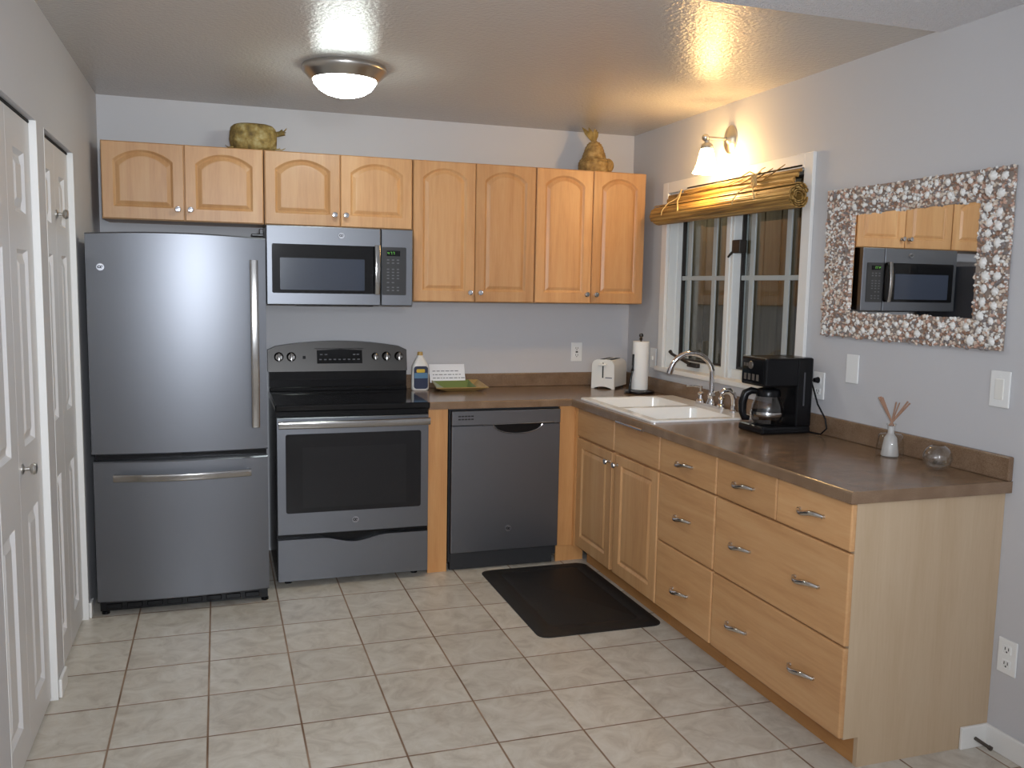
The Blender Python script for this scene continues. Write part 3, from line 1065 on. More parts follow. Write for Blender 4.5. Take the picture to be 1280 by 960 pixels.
# ------------------------------------------------------------------ microwave
mw = thing('microwave', 'slate grey over-the-range microwave under the short maple cabinet', 'microwave', (-1.817, -0.2, 1.382))
MX0, MX1, MZ0, MZ1, MY = -2.190, -1.447, 1.384, 1.781, -0.388
b = B(); bx(b, MX0 + 0.002, MX1 - 0.002, -0.352, -0.004, MZ0 + 0.004, MZ1, 0.003)
bx(b, MX0 + 0.15, MX1 - 0.2, -0.345, -0.28, MZ0 - 0.004, MZ0 + 0.006)
obj('body', b, M_BLACKP, mw)
b = B(); bx(b, MX0, -1.6165, MY, -0.354, MZ0, MZ1 - 0.001, 0.004)
md = obj('door', b, M_SLATE, mw)
b = B(); prism(b, rrect(-2.163, -1.6175, 1.443, 1.689, 0.008), 'Y', MY - 0.003, MY + 0.004)
mg = obj('door_glass', b, M_BLACKG, md)
b = B(); prism(b, rrect(-2.124, -1.70, 1.460, 1.620, 0.004), 'Y', MY - 0.0042, MY - 0.002)
obj('window_mesh', b, M_MWIN, md)
b = flat_bar([(-1.638, MY - 0.030 - 0.012 * math.sin(PI * i / 14), 1.442 + 0.252 * i / 14) for i in range(15)], 0.028, 0.012, (1, 0, 0))
for z in (1.452, 1.684): bx(b, -1.648, -1.628, MY - 0.034, MY, z - 0.009, z + 0.009, 0.003)
obj('door_handle', b, M_STEEL, md, True, 30)
badge(mw, -1.818, MY + 0.001, 1.738, 0.016)
b = B(); bx(b, -1.6125, MX1, MY, -0.354, MZ0, MZ1 - 0.001, 0.004)
mc = obj('control_panel', b, M_SLATE, mw)
b = B(); prism(b, rrect(-1.609, -1.482, 1.440, 1.688, 0.006), 'Y', MY - 0.003, MY + 0.004)
mk = obj('keypad', b, plain('charcoal_panel', (0.028, 0.028, 0.03, 1), 0.3), mw)
b = B(); bx(b, -1.585, -1.515, MY - 0.004, MY - 0.0025, 1.642, 1.670)
ds = obj('clock_display', b, M_BLACKG, mk)
# seven segment digits
def seg7(b, x, z, h, ch, y):
    segs = {'a': (0, 1), 'b': (1, .75), 'c': (1, .25), 'd': (0, 0), 'e': (-1, .25), 'f': (-1, .75), 'g': (0, .5)}
    on = {'0': 'abcdef', '1': 'bc', '2': 'abged', '4': 'fgbc', '6': 'afgedc', '9': 'abcdfg', '7': 'abc'}[ch]
    wd_ = h * 0.5
    for s in on:
        sx, sz = segs[s]
        cx, cz = x + sx * wd_ / 2, z + sz * h
        if s in 'adg': bx(b, cx - wd_ * 0.4, cx + wd_ * 0.4, y, y + 0.0008, cz - h * 0.05, cz + h * 0.05)
        else: bx(b, cx - h * 0.05, cx + h * 0.05, y, y + 0.0008, cz - h * 0.2, cz + h * 0.2)
b = B()
for x, chh in ((-1.577, '4'), (-1.562, '7'), (-1.549, '7')): seg7(b, x, 1.650, 0.013, chh, MY - 0.0049)
obj('digits', b, M_LED, mk)
for z, cols in ((1.622, 3), (1.606, 3), (1.574, 3), (1.558, 3), (1.542, 3), (1.526, 3), (1.505, 2), (1.480, 3), (1.464, 3)):
    for i in range(cols):
        x = -1.578 + i * 0.026
        b = B(); bx(b, x - 0.006, x + 0.006, MY - 0.0038, MY - 0.0026, z - 0.003, z + 0.003)
        obj('button', b, M_KEY, mk)

# ------------------------------------------------------------------ dishwasher
dw = thing('dishwasher', 'slate grey dishwasher under the counter in the corner', 'dishwasher', (-0.99, -0.3, 0))
DX0, DX1, DY = -1.290, -0.692, -0.641
b = B(); bx(b, DX0 - 0.006, DX1 + 0.003, -0.600, -0.05, 0.045, CB - 0.002)
obj('tub', b, M_BLACKM, dw)
b = B()
bx(b, DX0, DX1, DY, -0.601, 0.100, 0.774, 0.004)
dd = obj('door', b, M_SLATE, dw)
b = B(); bx(b, DX0, DX1, DY - 0.004, -0.601, 0.776, 0.852, 0.004)
dc = obj('control_strip', b, M_SLATE, dw)
b = B()
poly = []
for i in range(17):
    a = PI + PI * i / 16
    poly.append((-0.933 + 0.133 * math.cos(a), 0.780 + 0.048 * math.sin(a) * (1.0 if abs(math.cos(a)) < 0.9 else 0.8)))
prism(b, poly, 'Y', DY - 0.0065, DY + 0.002)
hp = obj('pocket_handle', b, M_BLACKP, dd)
b = B()
rim = [(-0.933 + 0.137 * math.cos(PI + PI * i / 24), DY - 0.006, 0.780 + 0.052 * math.sin(PI + PI * i / 24)) for i in range(25)]
tube(b, rim, 0.0032, 8)
tube(b, [(-1.13, DY - 0.006, 0.777), (-0.70 - 0.03, DY - 0.006, 0.783)], 0.0035, 8)
obj('handle_rim', b, M_STEEL, dd, True)
b = B()
for z in (0.806, 0.822):
    for i in range(5):
        x = -1.258 + i * 0.017
        bx(b, x, x + 0.014, DY - 0.0055, DY - 0.003, z, z + 0.007)
obj('vent_slot', b, M_BLACKM, dc)
badge(dw, -0.976, DY + 0.001, 0.217, 0.017)
b = B(); bx(b, DX0 + 0.004, DX1 - 0.02, -0.598, -0.575, 0.0, 0.098); bx(b, DX0 + 0.004, DX1 - 0.02, -0.612, -0.598, 0.004, 0.092, 0.003)
obj('toe_panel', b, M_BLACKM, dw)

# ------------------------------------------------------------------ sink and faucet
sn = thing('sink', 'white double-bowl drop-in kitchen sink set in the brown counter', 'sink', (-0.31, -1.075, CT - 0.17))
b = B()
Z1 = CT + 0.010
ox0, ox1, oy0, oy1 = -0.590, -0.028, -1.498, -0.655
bowls = [(-0.545, -0.150, -1.052, -0.695), (-0.545, -0.150, -1.455, -1.098)]
# rim top as strips around the bowls
def strip(x0, x1, y0, y1):
    bx(b, x0, x1, y0, y1, CT + 0.0005, Z1)
rim = rrect(ox0, ox1, oy0, oy1, 0.03)
# rim as one polygon ring with two holes: build from boxes inside, rounded border outside
strip(ox0 + 0.012, bowls[0][0], oy0 + 0.012, oy1 - 0.012)
strip(bowls[0][1], ox1 - 0.012, oy0 + 0.012, oy1 - 0.012)
strip(bowls[0][0], bowls[0][1], bowls[0][3], oy1 - 0.012)
strip(bowls[0][0], bowls[0][1], bowls[1][3], bowls[0][2])
strip(bowls[0][0], bowls[0][1], oy0 + 0.012, bowls[1][2])
outer = rrect(ox0, ox1, oy0, oy1, 0.022)
inner = rrect(ox0 + 0.012, ox1 - 0.012, oy0 + 0.012, oy1 - 0.012, 0.010)
loft(b, [[(x, y, CT + 0.0005) for x, y in outer], [(x, y, CT + 0.007) for x, y in outer], [(x, y, Z1) for x, y in rrect(ox0 + 0.004, ox1 - 0.004, oy0 + 0.004, oy1 - 0.004, 0.018)], [(x, y, Z1) for x, y in inner]], False, False)
obj('rim', b, M_SINK, sn)
for (x0, x1, y0, y1) in bowls:
    b = B()
    lv = [(0.0, Z1), (0.006, Z1 - 0.006), (0.012, CT - 0.05), (0.022, CT - 0.15), (0.045, CT - 0.168)]
    loft(b, [[(x, y, z) for x, y in rrect(x0 + i - 0.002, x1 - i + 0.002, y0 + i - 0.002, y1 - i + 0.002, 0.04 if i else 0.004)] for i, z in lv], False, True)
    bw = obj('bowl', b, M_SINK, sn, True, 50)
    b = B(); lathe(b, [(0, 0.003), (0.03, 0.003), (0.042, 0.006), (0.044, 0.0)], ((x0 + x1) / 2, (y0 + y1) / 2, CT - 0.168), 'Z', 20)
    obj('drain', b, M_STEEL, bw, True)

fc = thing('faucet', 'chrome gooseneck kitchen faucet with two lever handles behind the sink', 'faucet', (-0.07, -1.035, Z1))
FXC = -0.060
b = B(); prism(b, rrect(FXC - 0.023, FXC + 0.023, -1.235, -0.975, 0.022), 'Z', Z1, Z1 + 0.012)
obj('base_plate', b, M_CHROME, fc)
b = B()
lathe(b, [(0.026, 0.012), (0.026, 0.02), (0.019, 0.03), (0.019, 0.05), (0.022, 0.055), (0.016, 0.065), (0.013, 0.075)], (FXC, -1.11, Z1), 'Z', 20)
pts = [(FXC, -1.11, Z1 + 0.06), (FXC, -1.11, 1.06)]
R = 0.108
dirv = Vector((-0.96, 0.28, 0)).normalized()
for i in range(0, 15):
    a = PI * 0.93 * i / 14
    off = R - R * math.cos(a)
    pts.append((FXC + dirv.x * off, -1.11 + dirv.y * off, 1.072 + R * math.sin(a)))
rs = [0.0135] * len(pts)
rs[-1] = 0.013
tube(b, pts, rs, 14)
e = Vector(pts[-1]); d = (e - Vector(pts[-2])).normalized()
cyl(b, e - d * 0.005, e + d * 0.022, 0.0165, 0.015, 14)
obj('spout', b, M_CHROME, fc, True)
for yy_, dy in ((-1.005, 0.05), (-1.205, -0.02)):
    b = B()
    lathe(b, [(0.023, 0.012), (0.023, 0.018), (0.014, 0.026), (0.012, 0.045), (0.016, 0.05), (0.016, 0.056), (0.007, 0.064), (0.007, 0.086), (0.009, 0.092), (0, 0.095)], (FXC, yy_, Z1), 'Z', 16)
    tube(b, [(FXC, yy_, Z1 + 0.085), (FXC - 0.03, yy_ + dy * 0.5, Z1 + 0.09), (FXC - 0.055, yy_ + dy, Z1 + 0.088)], [0.005, 0.0045, 0.005], 8)
    obj('handle', b, M_CHROME, fc, True)
sp = thing('sprayer', 'short curved chrome side sprayer standing right of the faucet', 'sprayer', (FXC, -1.318, Z1))
b = B()
lathe(b, [(0.022, 0.0), (0.022, 0.006), (0.015, 0.012), (0.014, 0.03)], (FXC, -1.318, Z1), 'Z', 16)
obj('base', b, M_CHROME, sp, True)
b = B()
tube(b, [(FXC, -1.318, Z1 + 0.02), (FXC, -1.318, Z1 + 0.06), (FXC - 0.006, -1.315, Z1 + 0.085), (FXC - 0.026, -1.311, Z1 + 0.102), (FXC - 0.05, -1.305, Z1 + 0.100), (FXC - 0.064, -1.301, Z1 + 0.087)], [0.012, 0.0145, 0.016, 0.017, 0.0165, 0.0145], 14)
obj('spray_head', b, M_CHROME, sp, True)

tb = thing('towel_bar', 'slim chrome towel bar along the counter edge in front of the sink', 'towel bar', (-0.63, -1.375, 0.865))
b = B(); tube(b, [(-0.645, -1.24, 0.872), (-0.645, -1.51, 0.872)], 0.007, 10)
obj('bar', b, M_CHROME, tb, True)
for y in (-1.262, -1.488):
    b = B(); bx(b, -0.645, -0.6275, y - 0.006, y + 0.006, 0.868, 0.876)
    obj('bracket', b, M_CHROME, tb)

# ------------------------------------------------------------------ lights in the room
cl = thing('ceiling_light', 'round flush-mount ceiling light with nickel ring and lit white dome', 'ceiling light', (-1.89, -1.06, H - 0.125))
c0 = (-1.89, -1.06, H)
b = B(); lathe(b, [(0, -0.001), (0.176, -0.001), (0.182, -0.012), (0.180, -0.022), (0.168, -0.034), (0.150, -0.052), (0.143, -0.060), (0.136, -0.060), (0.136, -0.03), (0, -0.03)], c0, 'Z', 48)
obj('ring', b, M_NICKEL, cl, True)
b = B(); lathe(b, [(0.135, -0.056), (0.130, -0.072), (0.112, -0.094), (0.085, -0.111), (0.05, -0.122), (0.02, -0.126), (0, -0.127)], c0, 'Z', 40)
obj('glass_dome', b, M_DOME, cl, True)

sc = thing('wall_sconce', 'brass-toned wall sconce with a lit bell glass shade above the window', 'wall lamp', (0, -1.09, 2.07))
b = B(); lathe(b, [(0.069, 0), (0.069, -0.006), (0.060, -0.014), (0.034, -0.02), (0.02, -0.026), (0.013, -0.03)], (0, -1.09, 2.238), 'X', 32, 0.82, 1.0)
obj('back_plate', b, M_NICKEL, sc, True)
b = B(); cyl(b, (-0.02, -1.09, 2.238), (-0.132, -1.09, 2.238), 0.0075, 0.0075, 14); sph(b, (-0.144, -1.09, 2.238), 0.018, 2)
obj('arm', b, M_NICKEL, sc, True)
AX = -0.134
b = B(); lathe(b, [(0.008, 0.0), (0.012, -0.012), (0.012, -0.022), (0.026, -0.032), (0.03, -0.046), (0.029, -0.054)], (AX, -1.09, 2.238), 'Z', 24)
obj('socket_cup', b, M_NICKEL, sc, True)
b = B(); lathe(b, [(0.026, 2.188), (0.034, 2.170), (0.040, 2.14), (0.047, 2.11), (0.057, 2.085), (0.066, 2.068), (0.064, 2.067), (0.055, 2.084), (0.045, 2.11), (0.038, 2.14), (0.032, 2.168), (0.024, 2.186)], (AX, -1.09, 0), 'Z', 32, closed=True)
obj('glass_shade', b, M_SHADE, sc, True)

# ------------------------------------------------------------------ bamboo blind
bl = thing('bamboo_blind', 'rolled-up bamboo slat blind hanging at the top of the window', 'blind', (-0.04, -1.11, 1.86))
b = B()
YA, YZ = -0.475, -1.745
cx_, cz_ = -0.066, 1.905
ang, rad, k = 0.0, 0.014, 0
while rad < 0.055:
    wdt = 0.015 + 0.006 * random.random()
    px, pz = cx_ + rad * math.cos(ang), cz_ + rad * math.sin(ang)
    tx, tz = -math.sin(ang), math.cos(ang)
    nx, nz = math.cos(ang), math.sin(ang)
    h = wdt / 2 * 0.94
    th = 0.0025
    e0, e1 = random.uniform(-0.012, 0.006), random.uniform(-0.006, 0.012)
    poly = [(px - tx * h, pz - tz * h), (px - tx * h * 0.5 + nx * th, pz - tz * h * 0.5 + nz * th), (px + tx * h * 0.5 + nx * th, pz + tz * h * 0.5 + nz * th), (px + tx * h, pz + tz * h), (px + tx * h - nx * th, pz + tz * h - nz * th), (px - tx * h - nx * th, pz - tz * h - nz * th)]
    prism(b, poly, 'Y', YZ + e0, YA + e1)
    dA = wdt / rad
    ang += dA
    rad += 0.0095 * dA / (2 * PI)
obj('rolled_slats', b, M_BAMBOO, bl)
b = B()
for i, (x, z, hh) in enumerate(((-0.022, 2.026, 0.008), (-0.030, 2.008, 0.011), (-0.040, 1.986, 0.013), (-0.045, 1.964, 0.012))):
    y0_, y1_ = -1.70 + 0.012 * i - 0.0, -0.52 - 0.006 * i
    if i == 0: y1_ = -0.68
    tube(b, [(x, y0_, z - 0.006), (x - 0.003, (y0_ + y1_) / 2, z), (x, y1_, z - 0.004)], [hh, hh, hh], 10, True, ((1, 0, 0), 0.5))
for i in range(6):
    yy_ = -1.0 - 0.09 * i
    tube(b, [(-0.04, yy_ + 0.25, 2.0 + 0.004 * i), (-0.052, yy_, 2.012 - 0.003 * i), (-0.045, yy_ - 0.16, 2.022 + 0.006 * i)], [0.003, 0.0035, 0.002], 6)
obj('valance_slats', b, M_BAMBOO, bl)
b = B(); bx(b, -0.018, -0.002, -1.70, -0.70, 2.032, 2.046, 0.003)
obj('head_rail', b, M_BAMBOO, bl)
for ys in (-0.70, -1.40):
    b = B()
    tube(b, [(-0.05, ys, 2.03), (-0.068, ys + 0.01, 1.985), (-0.104, ys + 0.05, 1.958), (-0.126, ys + 0.07, 1.92), (-0.130, ys + 0.07, 1.895)], 0.0028, 6)
    tube(b, [(-0.05, ys, 2.03), (-0.068, ys - 0.01, 1.985), (-0.100, ys - 0.05, 1.960), (-0.124, ys - 0.10, 1.925), (-0.130, ys - 0.11, 1.905)], 0.004, 6)
    obj('cord', b, M_CORD, bl, True)
b = B()
for i in range(9):
    a = i * 0.7
    tube(b, [(-0.05, -1.40 + 0.012 * math.cos(a), 2.03), (-0.066, -1.40 + 0.02 * math.sin(a * 1.7), 2.0 + 0.004 * i), (-0.058, -1.40 + 0.022 * math.cos(a), 1.975)], 0.0025, 5)
tube(b, [(-0.05, -1.40, 2.03), (-0.055, -1.35, 2.05), (-0.05, -1.28, 2.036)], 0.003, 6); tube(b, [(-0.05, -1.40, 2.03), (-0.055, -1.45, 2.05), (-0.05, -1.47, 2.056)], 0.002, 6)
obj('cord_knot', b, M_CORD, bl)

# ------------------------------------------------------------------ shell mirror
mr = thing('shell_mirror', 'rectangular wall mirror framed in white and brown seashells', 'mirror', (-0.015, -2.34, 1.315))
oy0, oy1, oz0, oz1 = -2.789, -1.886, 1.318, 1.910
iy0, iy1, iz0, iz1 = -2.668, -2.045, 1.418, 1.806
b = B()
bx(b, -0.020, -0.003, oy0, iy0, oz0, oz1); bx(b, -0.020, -0.003, iy1, oy1, oz0, oz1)
bx(b, -0.020, -0.003, iy0, iy1, oz0, iz0); bx(b, -0.020, -0.003, iy0, iy1, iz1, oz1)
fm = obj('frame', b, plain('grey_brown_grout', srgb(150, 136, 126), 0.8), mr)
b = B(); bx(b, -0.016, -0.006, iy0 - 0.001, iy1 + 0.001, iz0 - 0.001, iz1 + 0.001)
obj('mirror_glass', b, M_REFLECT, mr)
def on_frame(y, z, m=0.0):
    if not (oy0 + m <= y <= oy1 - m and oz0 + m <= z <= oz1 - m): return False
    return not (iy0 - m * 0.5 < y < iy1 + m * 0.5 and iz0 - m * 0.5 < z < iz1 + m * 0.5)
SH = [plain('shell_white', srgb(232, 230, 226), 0.45), plain('shell_cream', srgb(212, 196, 180), 0.5), plain('shell_brown', srgb(150, 118, 98), 0.5), plain('shell_grey', srgb(134, 126, 124), 0.5), plain('shell_pink', srgb(196, 160, 142), 0.5)]
rnd = random.Random(11)
V, Fc, Mi = [], [], []
t_ = bmesh.new(); bmesh.ops.create_icosphere(t_, subdivisions=1, radius=1.0)
t_.verts.ensure_lookup_table()
bv = [v.co.copy() for v in t_.verts]
bf = [tuple(v.index for v in f.verts) for f in t_.faces]
t_.free()
cnt = 0
while cnt < 3600:
    y, z = rnd.uniform(oy0, oy1), rnd.uniform(oz0, oz1)
    if not on_frame(y, z, 0.001): continue
    cnt += 1
    s = rnd.uniform(0.004, 0.0105)
    rot = Matrix.Rotation(rnd.uniform(0, PI), 3, 'X') @ Matrix.Rotation(rnd.uniform(-0.5, 0.5), 3, 'Y')
    sc3 = (s * 0.7, s * rnd.uniform(0.45, 0.8), s)
    base = len(V)
    for v in bv:
        p = rot @ Vector((v.x * sc3[0], v.y * sc3[1], v.z * sc3[2]))
        V.append((-0.021 - 0.002 * rnd.random() + p.x, y + p.y, z + p.z))
    mi = rnd.choices(range(5), (0.24, 0.24, 0.22, 0.16, 0.14))[0]
    for f in bf:
        Fc.append(tuple(i + base for i in f)); Mi.append(mi)
for k_ in range(420):
    yy_, z = ((oy0 - 0.001, rnd.uniform(oz0, oz1)) if k_ % 2 else (iy1 - 0.001, rnd.uniform(iz0, iz1)))
    s = rnd.uniform(0.004, 0.007)
    x_ = rnd.uniform(-0.020, -0.008 if k_ % 2 else -0.017)
    base = len(V)
    for v in bv:
        V.append((x_ + v.x * s, yy_ + v.y * s * 0.6, z + v.z * s * 0.8))
    mi = rnd.choices(range(5), (0.3, 0.26, 0.16, 0.14, 0.14))[0]
    for f in bf:
        Fc.append(tuple(i + base for i in f)); Mi.append(mi)
o0 = ORG[mr.name]
me = bpy.data.meshes.new('small_shells')
me.from_pydata([(x - o0.x, y - o0.y, z - o0.z) for x, y, z in V], [], Fc)
for m in SH: me.materials.append(m)
me.polygons.foreach_set('material_index', Mi)
so = bpy.data.objects.new('small_shells', me); COL.objects.link(so); so.parent = mr
so['kind'] = 'stuff'
# big white scallop shells
def scallop(s):
    b = B()
    n, mr_ = 16, 5
    rings = []
    for j in range(mr_ + 1):
        t = j / mr_
        ring = []
        for i in range(n):
            a = 2 * PI * i / n
            rr = s * t * (1 + 0.10 * math.cos(a * 8) * t) * (1.0 - 0.22 * (math.sin(a) < -0.6))
            ring.append((-(1 - t * t) * s * 0.55 - 0.001, rr * math.cos(a), rr * math.sin(a)))
        rings.append(ring)
    top = b.verts.new(rings[0][0])
    prev = None
    for ring in rings[1:]:
        vs = [b.verts.new(p) for p in ring]
        for i in range(n):
            k2 = (i + 1) % n
            if prev is None: b.faces.new((top, vs[i], vs[k2]))
            else: b.faces.new((prev[i], vs[i], vs[k2], prev[k2]))
        prev = vs
    b.faces.new(prev)
    return b
def add_shell(proto, y, z, s, rx):
    o = proto.copy()
    o.location = Vector((-0.026, y, z)) - o0
    o.rotation_euler = (rx, 0, 0)
    o.scale = (s, s, s)
    COL.objects.link(o); o.parent = mr
proto_me = None
ORG['__zero'] = Vector((0, 0, 0))
b = scallop(0.015)
bmesh.ops.recalc_face_normals(b, faces=b.faces)
pm = bpy.data.meshes.new('shell'); b.to_mesh(pm); b.free(); pm.materials.append(SH[0])
first = bpy.data.objects.new('shell', pm)
placed = []
def spots():
    ws = 0.052
    for i in range(19):
        u = (i + 0.5) / 19
        yield oy0 + (oy1 - oy0) * u, oz1 - 0.030
        yield oy0 + (oy1 - oy0) * u, oz0 + 0.032
    for i in range(14):
        yield oy0 + 0.075 + (oy1 - oy0 - 0.15) * (i + 0.2) / 14, oz1 - 0.068
        yield oy0 + 0.075 + (oy1 - oy0 - 0.15) * (i + 0.2) / 14, oz0 + 0.068
    for i in range(9):
        yield oy0 + 0.032, oz0 + 0.09 + (oz1 - oz0 - 0.18) * i / 8
        yield oy0 + 0.080, oz0 + 0.10 + (oz1 - oz0 - 0.2) * (i + 0.3) / 9
for k, (y, z) in enumerate(spots()):
    y += rnd.uniform(-0.006, 0.006); z += rnd.uniform(-0.006, 0.006)
    big = 1.15 if y < -2.67 else 0.85
    s = big * rnd.uniform(0.75, 1.15)
    if k == 0:
        o = first
        o.location = Vector((-0.026, y, z)) - o0; o.rotation_euler = (rnd.uniform(0, 6.28), 0, 0); o.scale = (s, s, s)
        COL.objects.link(o); o.parent = mr
    else:
        add_shell(first, y, z, s, rnd.uniform(0, 6.28))

# ------------------------------------------------------------------ outlets and plates
def plate(name, label, cat, pos, face, parts, wdt=0.072, hgt=0.116, group=None):
    """face 'X': on the right wall (normal -x); face 'Y': on the back wall (normal -y)"""
    root = thing(name, label, cat, pos, group)
    px, py, pz = pos
    def box(b, u0, u1, z0, z1, d0, d1, bev=0.0):
        if face == 'X': bx(b, -d1, -d0, py + u0, py + u1, pz + z0, pz + z1, bev)
        else: bx(b, px + u0, px + u1, -d1, -d0, pz + z0, pz + z1, bev)
    b = B(); box(b, -wdt / 2, wdt / 2, -hgt / 2, hgt / 2, 0.0008, 0.007, 0.003)
    obj('cover_plate', b, M_PLATE, root)
    if 'duplex' in parts:
        for zc in (0.024, -0.024):
            b = B(); box(b, -0.016, 0.016, zc - 0.014, zc + 0.014, 0.006, 0.0085, 0.003)
            rc = obj('receptacle', b, M_PLATE, root)
            b = B(); box(b, -0.008, -0.005, zc - 0.002, zc + 0.008, 0.0075, 0.0089); box(b, 0.005, 0.008, zc - 0.002, zc + 0.008, 0.0075, 0.0089); box(b, -0.0025, 0.0025, zc - 0.010, zc - 0.005, 0.0075, 0.0089)
            obj('slots', b, M_SLOT, rc)
    if 'gfci' in parts:
        b = B(); box(b, -0.018, 0.018, -0.034, 0.034, 0.006, 0.009, 0.002)
        rc = obj('receptacle', b, M_PLATE, root)
        b = B()
        for zc in (0.021, -0.021):
            box(b, -0.008, -0.005, zc - 0.002, zc + 0.008, 0.008, 0.0094); box(b, 0.005, 0.008, zc - 0.002, zc + 0.008, 0.008, 0.0094); box(b, -0.0025, 0.0025, zc - 0.010, zc - 0.005, 0.008, 0.0094)
        obj('slots', b, M_SLOT, rc)
        b = B(); box(b, -0.007, 0.007, -0.0045, 0.0045, 0.008, 0.0105)
        obj('reset_button', b, M_SLOT, rc)
    if 'rocker' in parts:
        b = B(); box(b, -0.017, 0.017, -0.034, 0.034, 0.006, 0.010, 0.002)
        obj('rocker', b, M_WHITEP, root)
    if 'toggle' in parts:
        b = B(); box(b, -0.005, 0.005, -0.012, 0.012, 0.006, 0.016, 0.002)
        obj('toggle', b, M_WHITEP, root)
    for zc in ((0.042, -0.042) if 'blank' not in parts else (0.03, -0.03)):
        b = B(); box(b, -0.0025, 0.0025, zc - 0.0025, zc + 0.0025, 0.0065, 0.0078)
        obj('screw', b, M_PLATE, root)
    return root
plate('outlet', 'white outlet with dark test button on the back wall left of the toaster', 'outlet', (-0.345, 0, 1.106), 'Y', ['gfci'])
plate('light_switch', 'white switch plate on the right wall between the room corner and the window', 'switch', (0, -0.355, 1.095), 'X', ['toggle'])
plate('outlet', 'white outlet behind the black coffee maker with its plug pushed in', 'outlet', (0, -1.872, 1.102), 'X', ['duplex'])
plate('blank_plate', 'blank white wall plate below the left corner of the shell mirror', 'wall plate', (0, -2.075, 1.192), 'X', ['blank'])
plate('light_switch', 'white rocker light switch below the right corner of the shell mirror', 'switch', (0, -2.788, 1.193), 'X', ['rocker'], 0.078, 0.12)
plate('outlet', 'white outlet low on the right wall above the baseboard', 'outlet', (0, -2.898, 0.328), 'X', ['duplex'])

# ------------------------------------------------------------------ counter items
# coffee maker
cm = thing('coffee_maker', 'black drip coffee maker with glass carafe beside the sink', 'coffee maker', (-0.18, -1.82, CT))
X0, X1, Y0, Y1 = -0.292, -0.058, -1.905, -1.725
b = B(); bx(b, X0 - 0.006, X1, Y0, Y1, CT + 0.0005, CT + 0.034, 0.01)
obj('base', b, M_BLACKP, cm)
b = B(); bx(b, -0.135, X1, Y0, Y1, CT + 0.03, CT + 0.321, 0.008)
tank = obj('water_tank', b, M_BLACKP, cm)
b = B(); bx(b, -0.105, -0.098, Y0 - 0.0012, Y0 + 0.002, CT + 0.12, CT + 0.26)
obj('level_window', b, plain('grey_gauge', srgb(70, 70, 74), 0.3), tank)
b = B(); bx(b, X0, -0.132, Y0, Y1, CT + 0.2, CT + 0.32, 0.008)
hd = obj('brew_head', b, M_BLACKP, cm)
b = B(); bx(b, X0 - 0.003, X0 + 0.002, Y0 + 0.012, Y1 - 0.012, CT + 0.212, CT + 0.308, 0.001, 1)
cpn = obj('control_panel', b, M_BLACKG, cm)
M_BTN = plain('grey_buttons', srgb(96, 88, 80), 0.35)
b = B(); lathe(b, [(0, -0.004), (0.015, -0.004), (0.017, 0)], (X0 - 0.003, -1.80, CT + 0.285), 'X', 16)
obj('dial', b, M_BTN, cpn)
for i in range(4):
    b = B(); bx(b, X0 - 0.0042, X0 - 0.0025, -1.86 + 0.03 * i, -1.843 + 0.03 * i, CT + 0.222, CT + 0.248)
    obj('button', b, M_BTN, cpn)
for i in range(2):
    b = B(); bx(b, X0 - 0.0042, X0 - 0.0025, -1.778 + 0.018 * i, -1.766 + 0.018 * i, CT + 0.278, CT + 0.292)
    obj('button', b, M_BTN, cpn)
b = B(); lathe(b, [(0.062, 0.0), (0.066, 0.004), (0.06, 0.006), (0, 0.006)], (-0.213, -1.815, CT + 0.033), 'Z', 28)
obj('warming_plate', b, M_BLACKG, cm, True)
cc = (-0.213, -1.815, CT + 0.041)
b = B(); lathe(b, [(0, 0), (0.055, 0.0), (0.065, 0.012), (0.070, 0.04), (0.066, 0.075), (0.054, 0.105), (0.048, 0.118), (0.050, 0.128)], cc, 'Z', 32)
car = thing('carafe', None, None, cc)
car.parent = cm; car.location = Vector(cc) - ORG[cm.name]
ORG[car.name] = Vector(cc)
obj('carafe_glass', b, M_CARAFE, car, True)
b = B(); lathe(b, [(0, 0.150), (0.02, 0.150), (0.046, 0.142), (0.052, 0.128), (0.051, 0.112), (0.049, 0.112), (0.049, 0.13), (0, 0.13)], cc, 'Z', 28)
obj('lid', b, M_BLACKP, car, True)
b = B()
hd_ = Vector((-0.90, 0.42, 0)).normalized()
def hp_(r, z): return (cc[0] + hd_.x * r, cc[1] + hd_.y * r, cc[2] + z)
tube(b, [hp_(0.040, 0.130), hp_(0.070, 0.134), hp_(0.094, 0.122), hp_(0.105, 0.085), hp_(0.105, 0.045), hp_(0.096, 0.018), hp_(0.074, 0.016)], [0.012, 0.015, 0.018, 0.018, 0.017, 0.015, 0.010], 14)
obj('handle', b, M_BLACKP, car, True)
b = B(); lathe(b, [(0.0705, 0.030), (0.0715, 0.034), (0.0715, 0.044), (0.0703, 0.048)], cc, 'Z', 32)
obj('band', b, M_STEEL, car, True)
b = B()
cyl(b, (-0.030, -1.872, 1.126), (-0.0095, -1.872, 1.126), 0.009, 0.014, 12)
tube(b, [(-0.028, -1.872, 1.126), (-0.046, -1.874, 1.124), (-0.05, -1.90, 1.09), (-0.045, -1.925, 1.03), (-0.035, -1.965, 0.975), (-0.035, -1.978, 0.935), (-0.045, -1.955, 0.908), (-0.06, -1.91, 0.908), (-0.07, -1.88, 0.915)], 0.0035, 8)
obj('power_cord', b, M_BLACKP, cm, True)

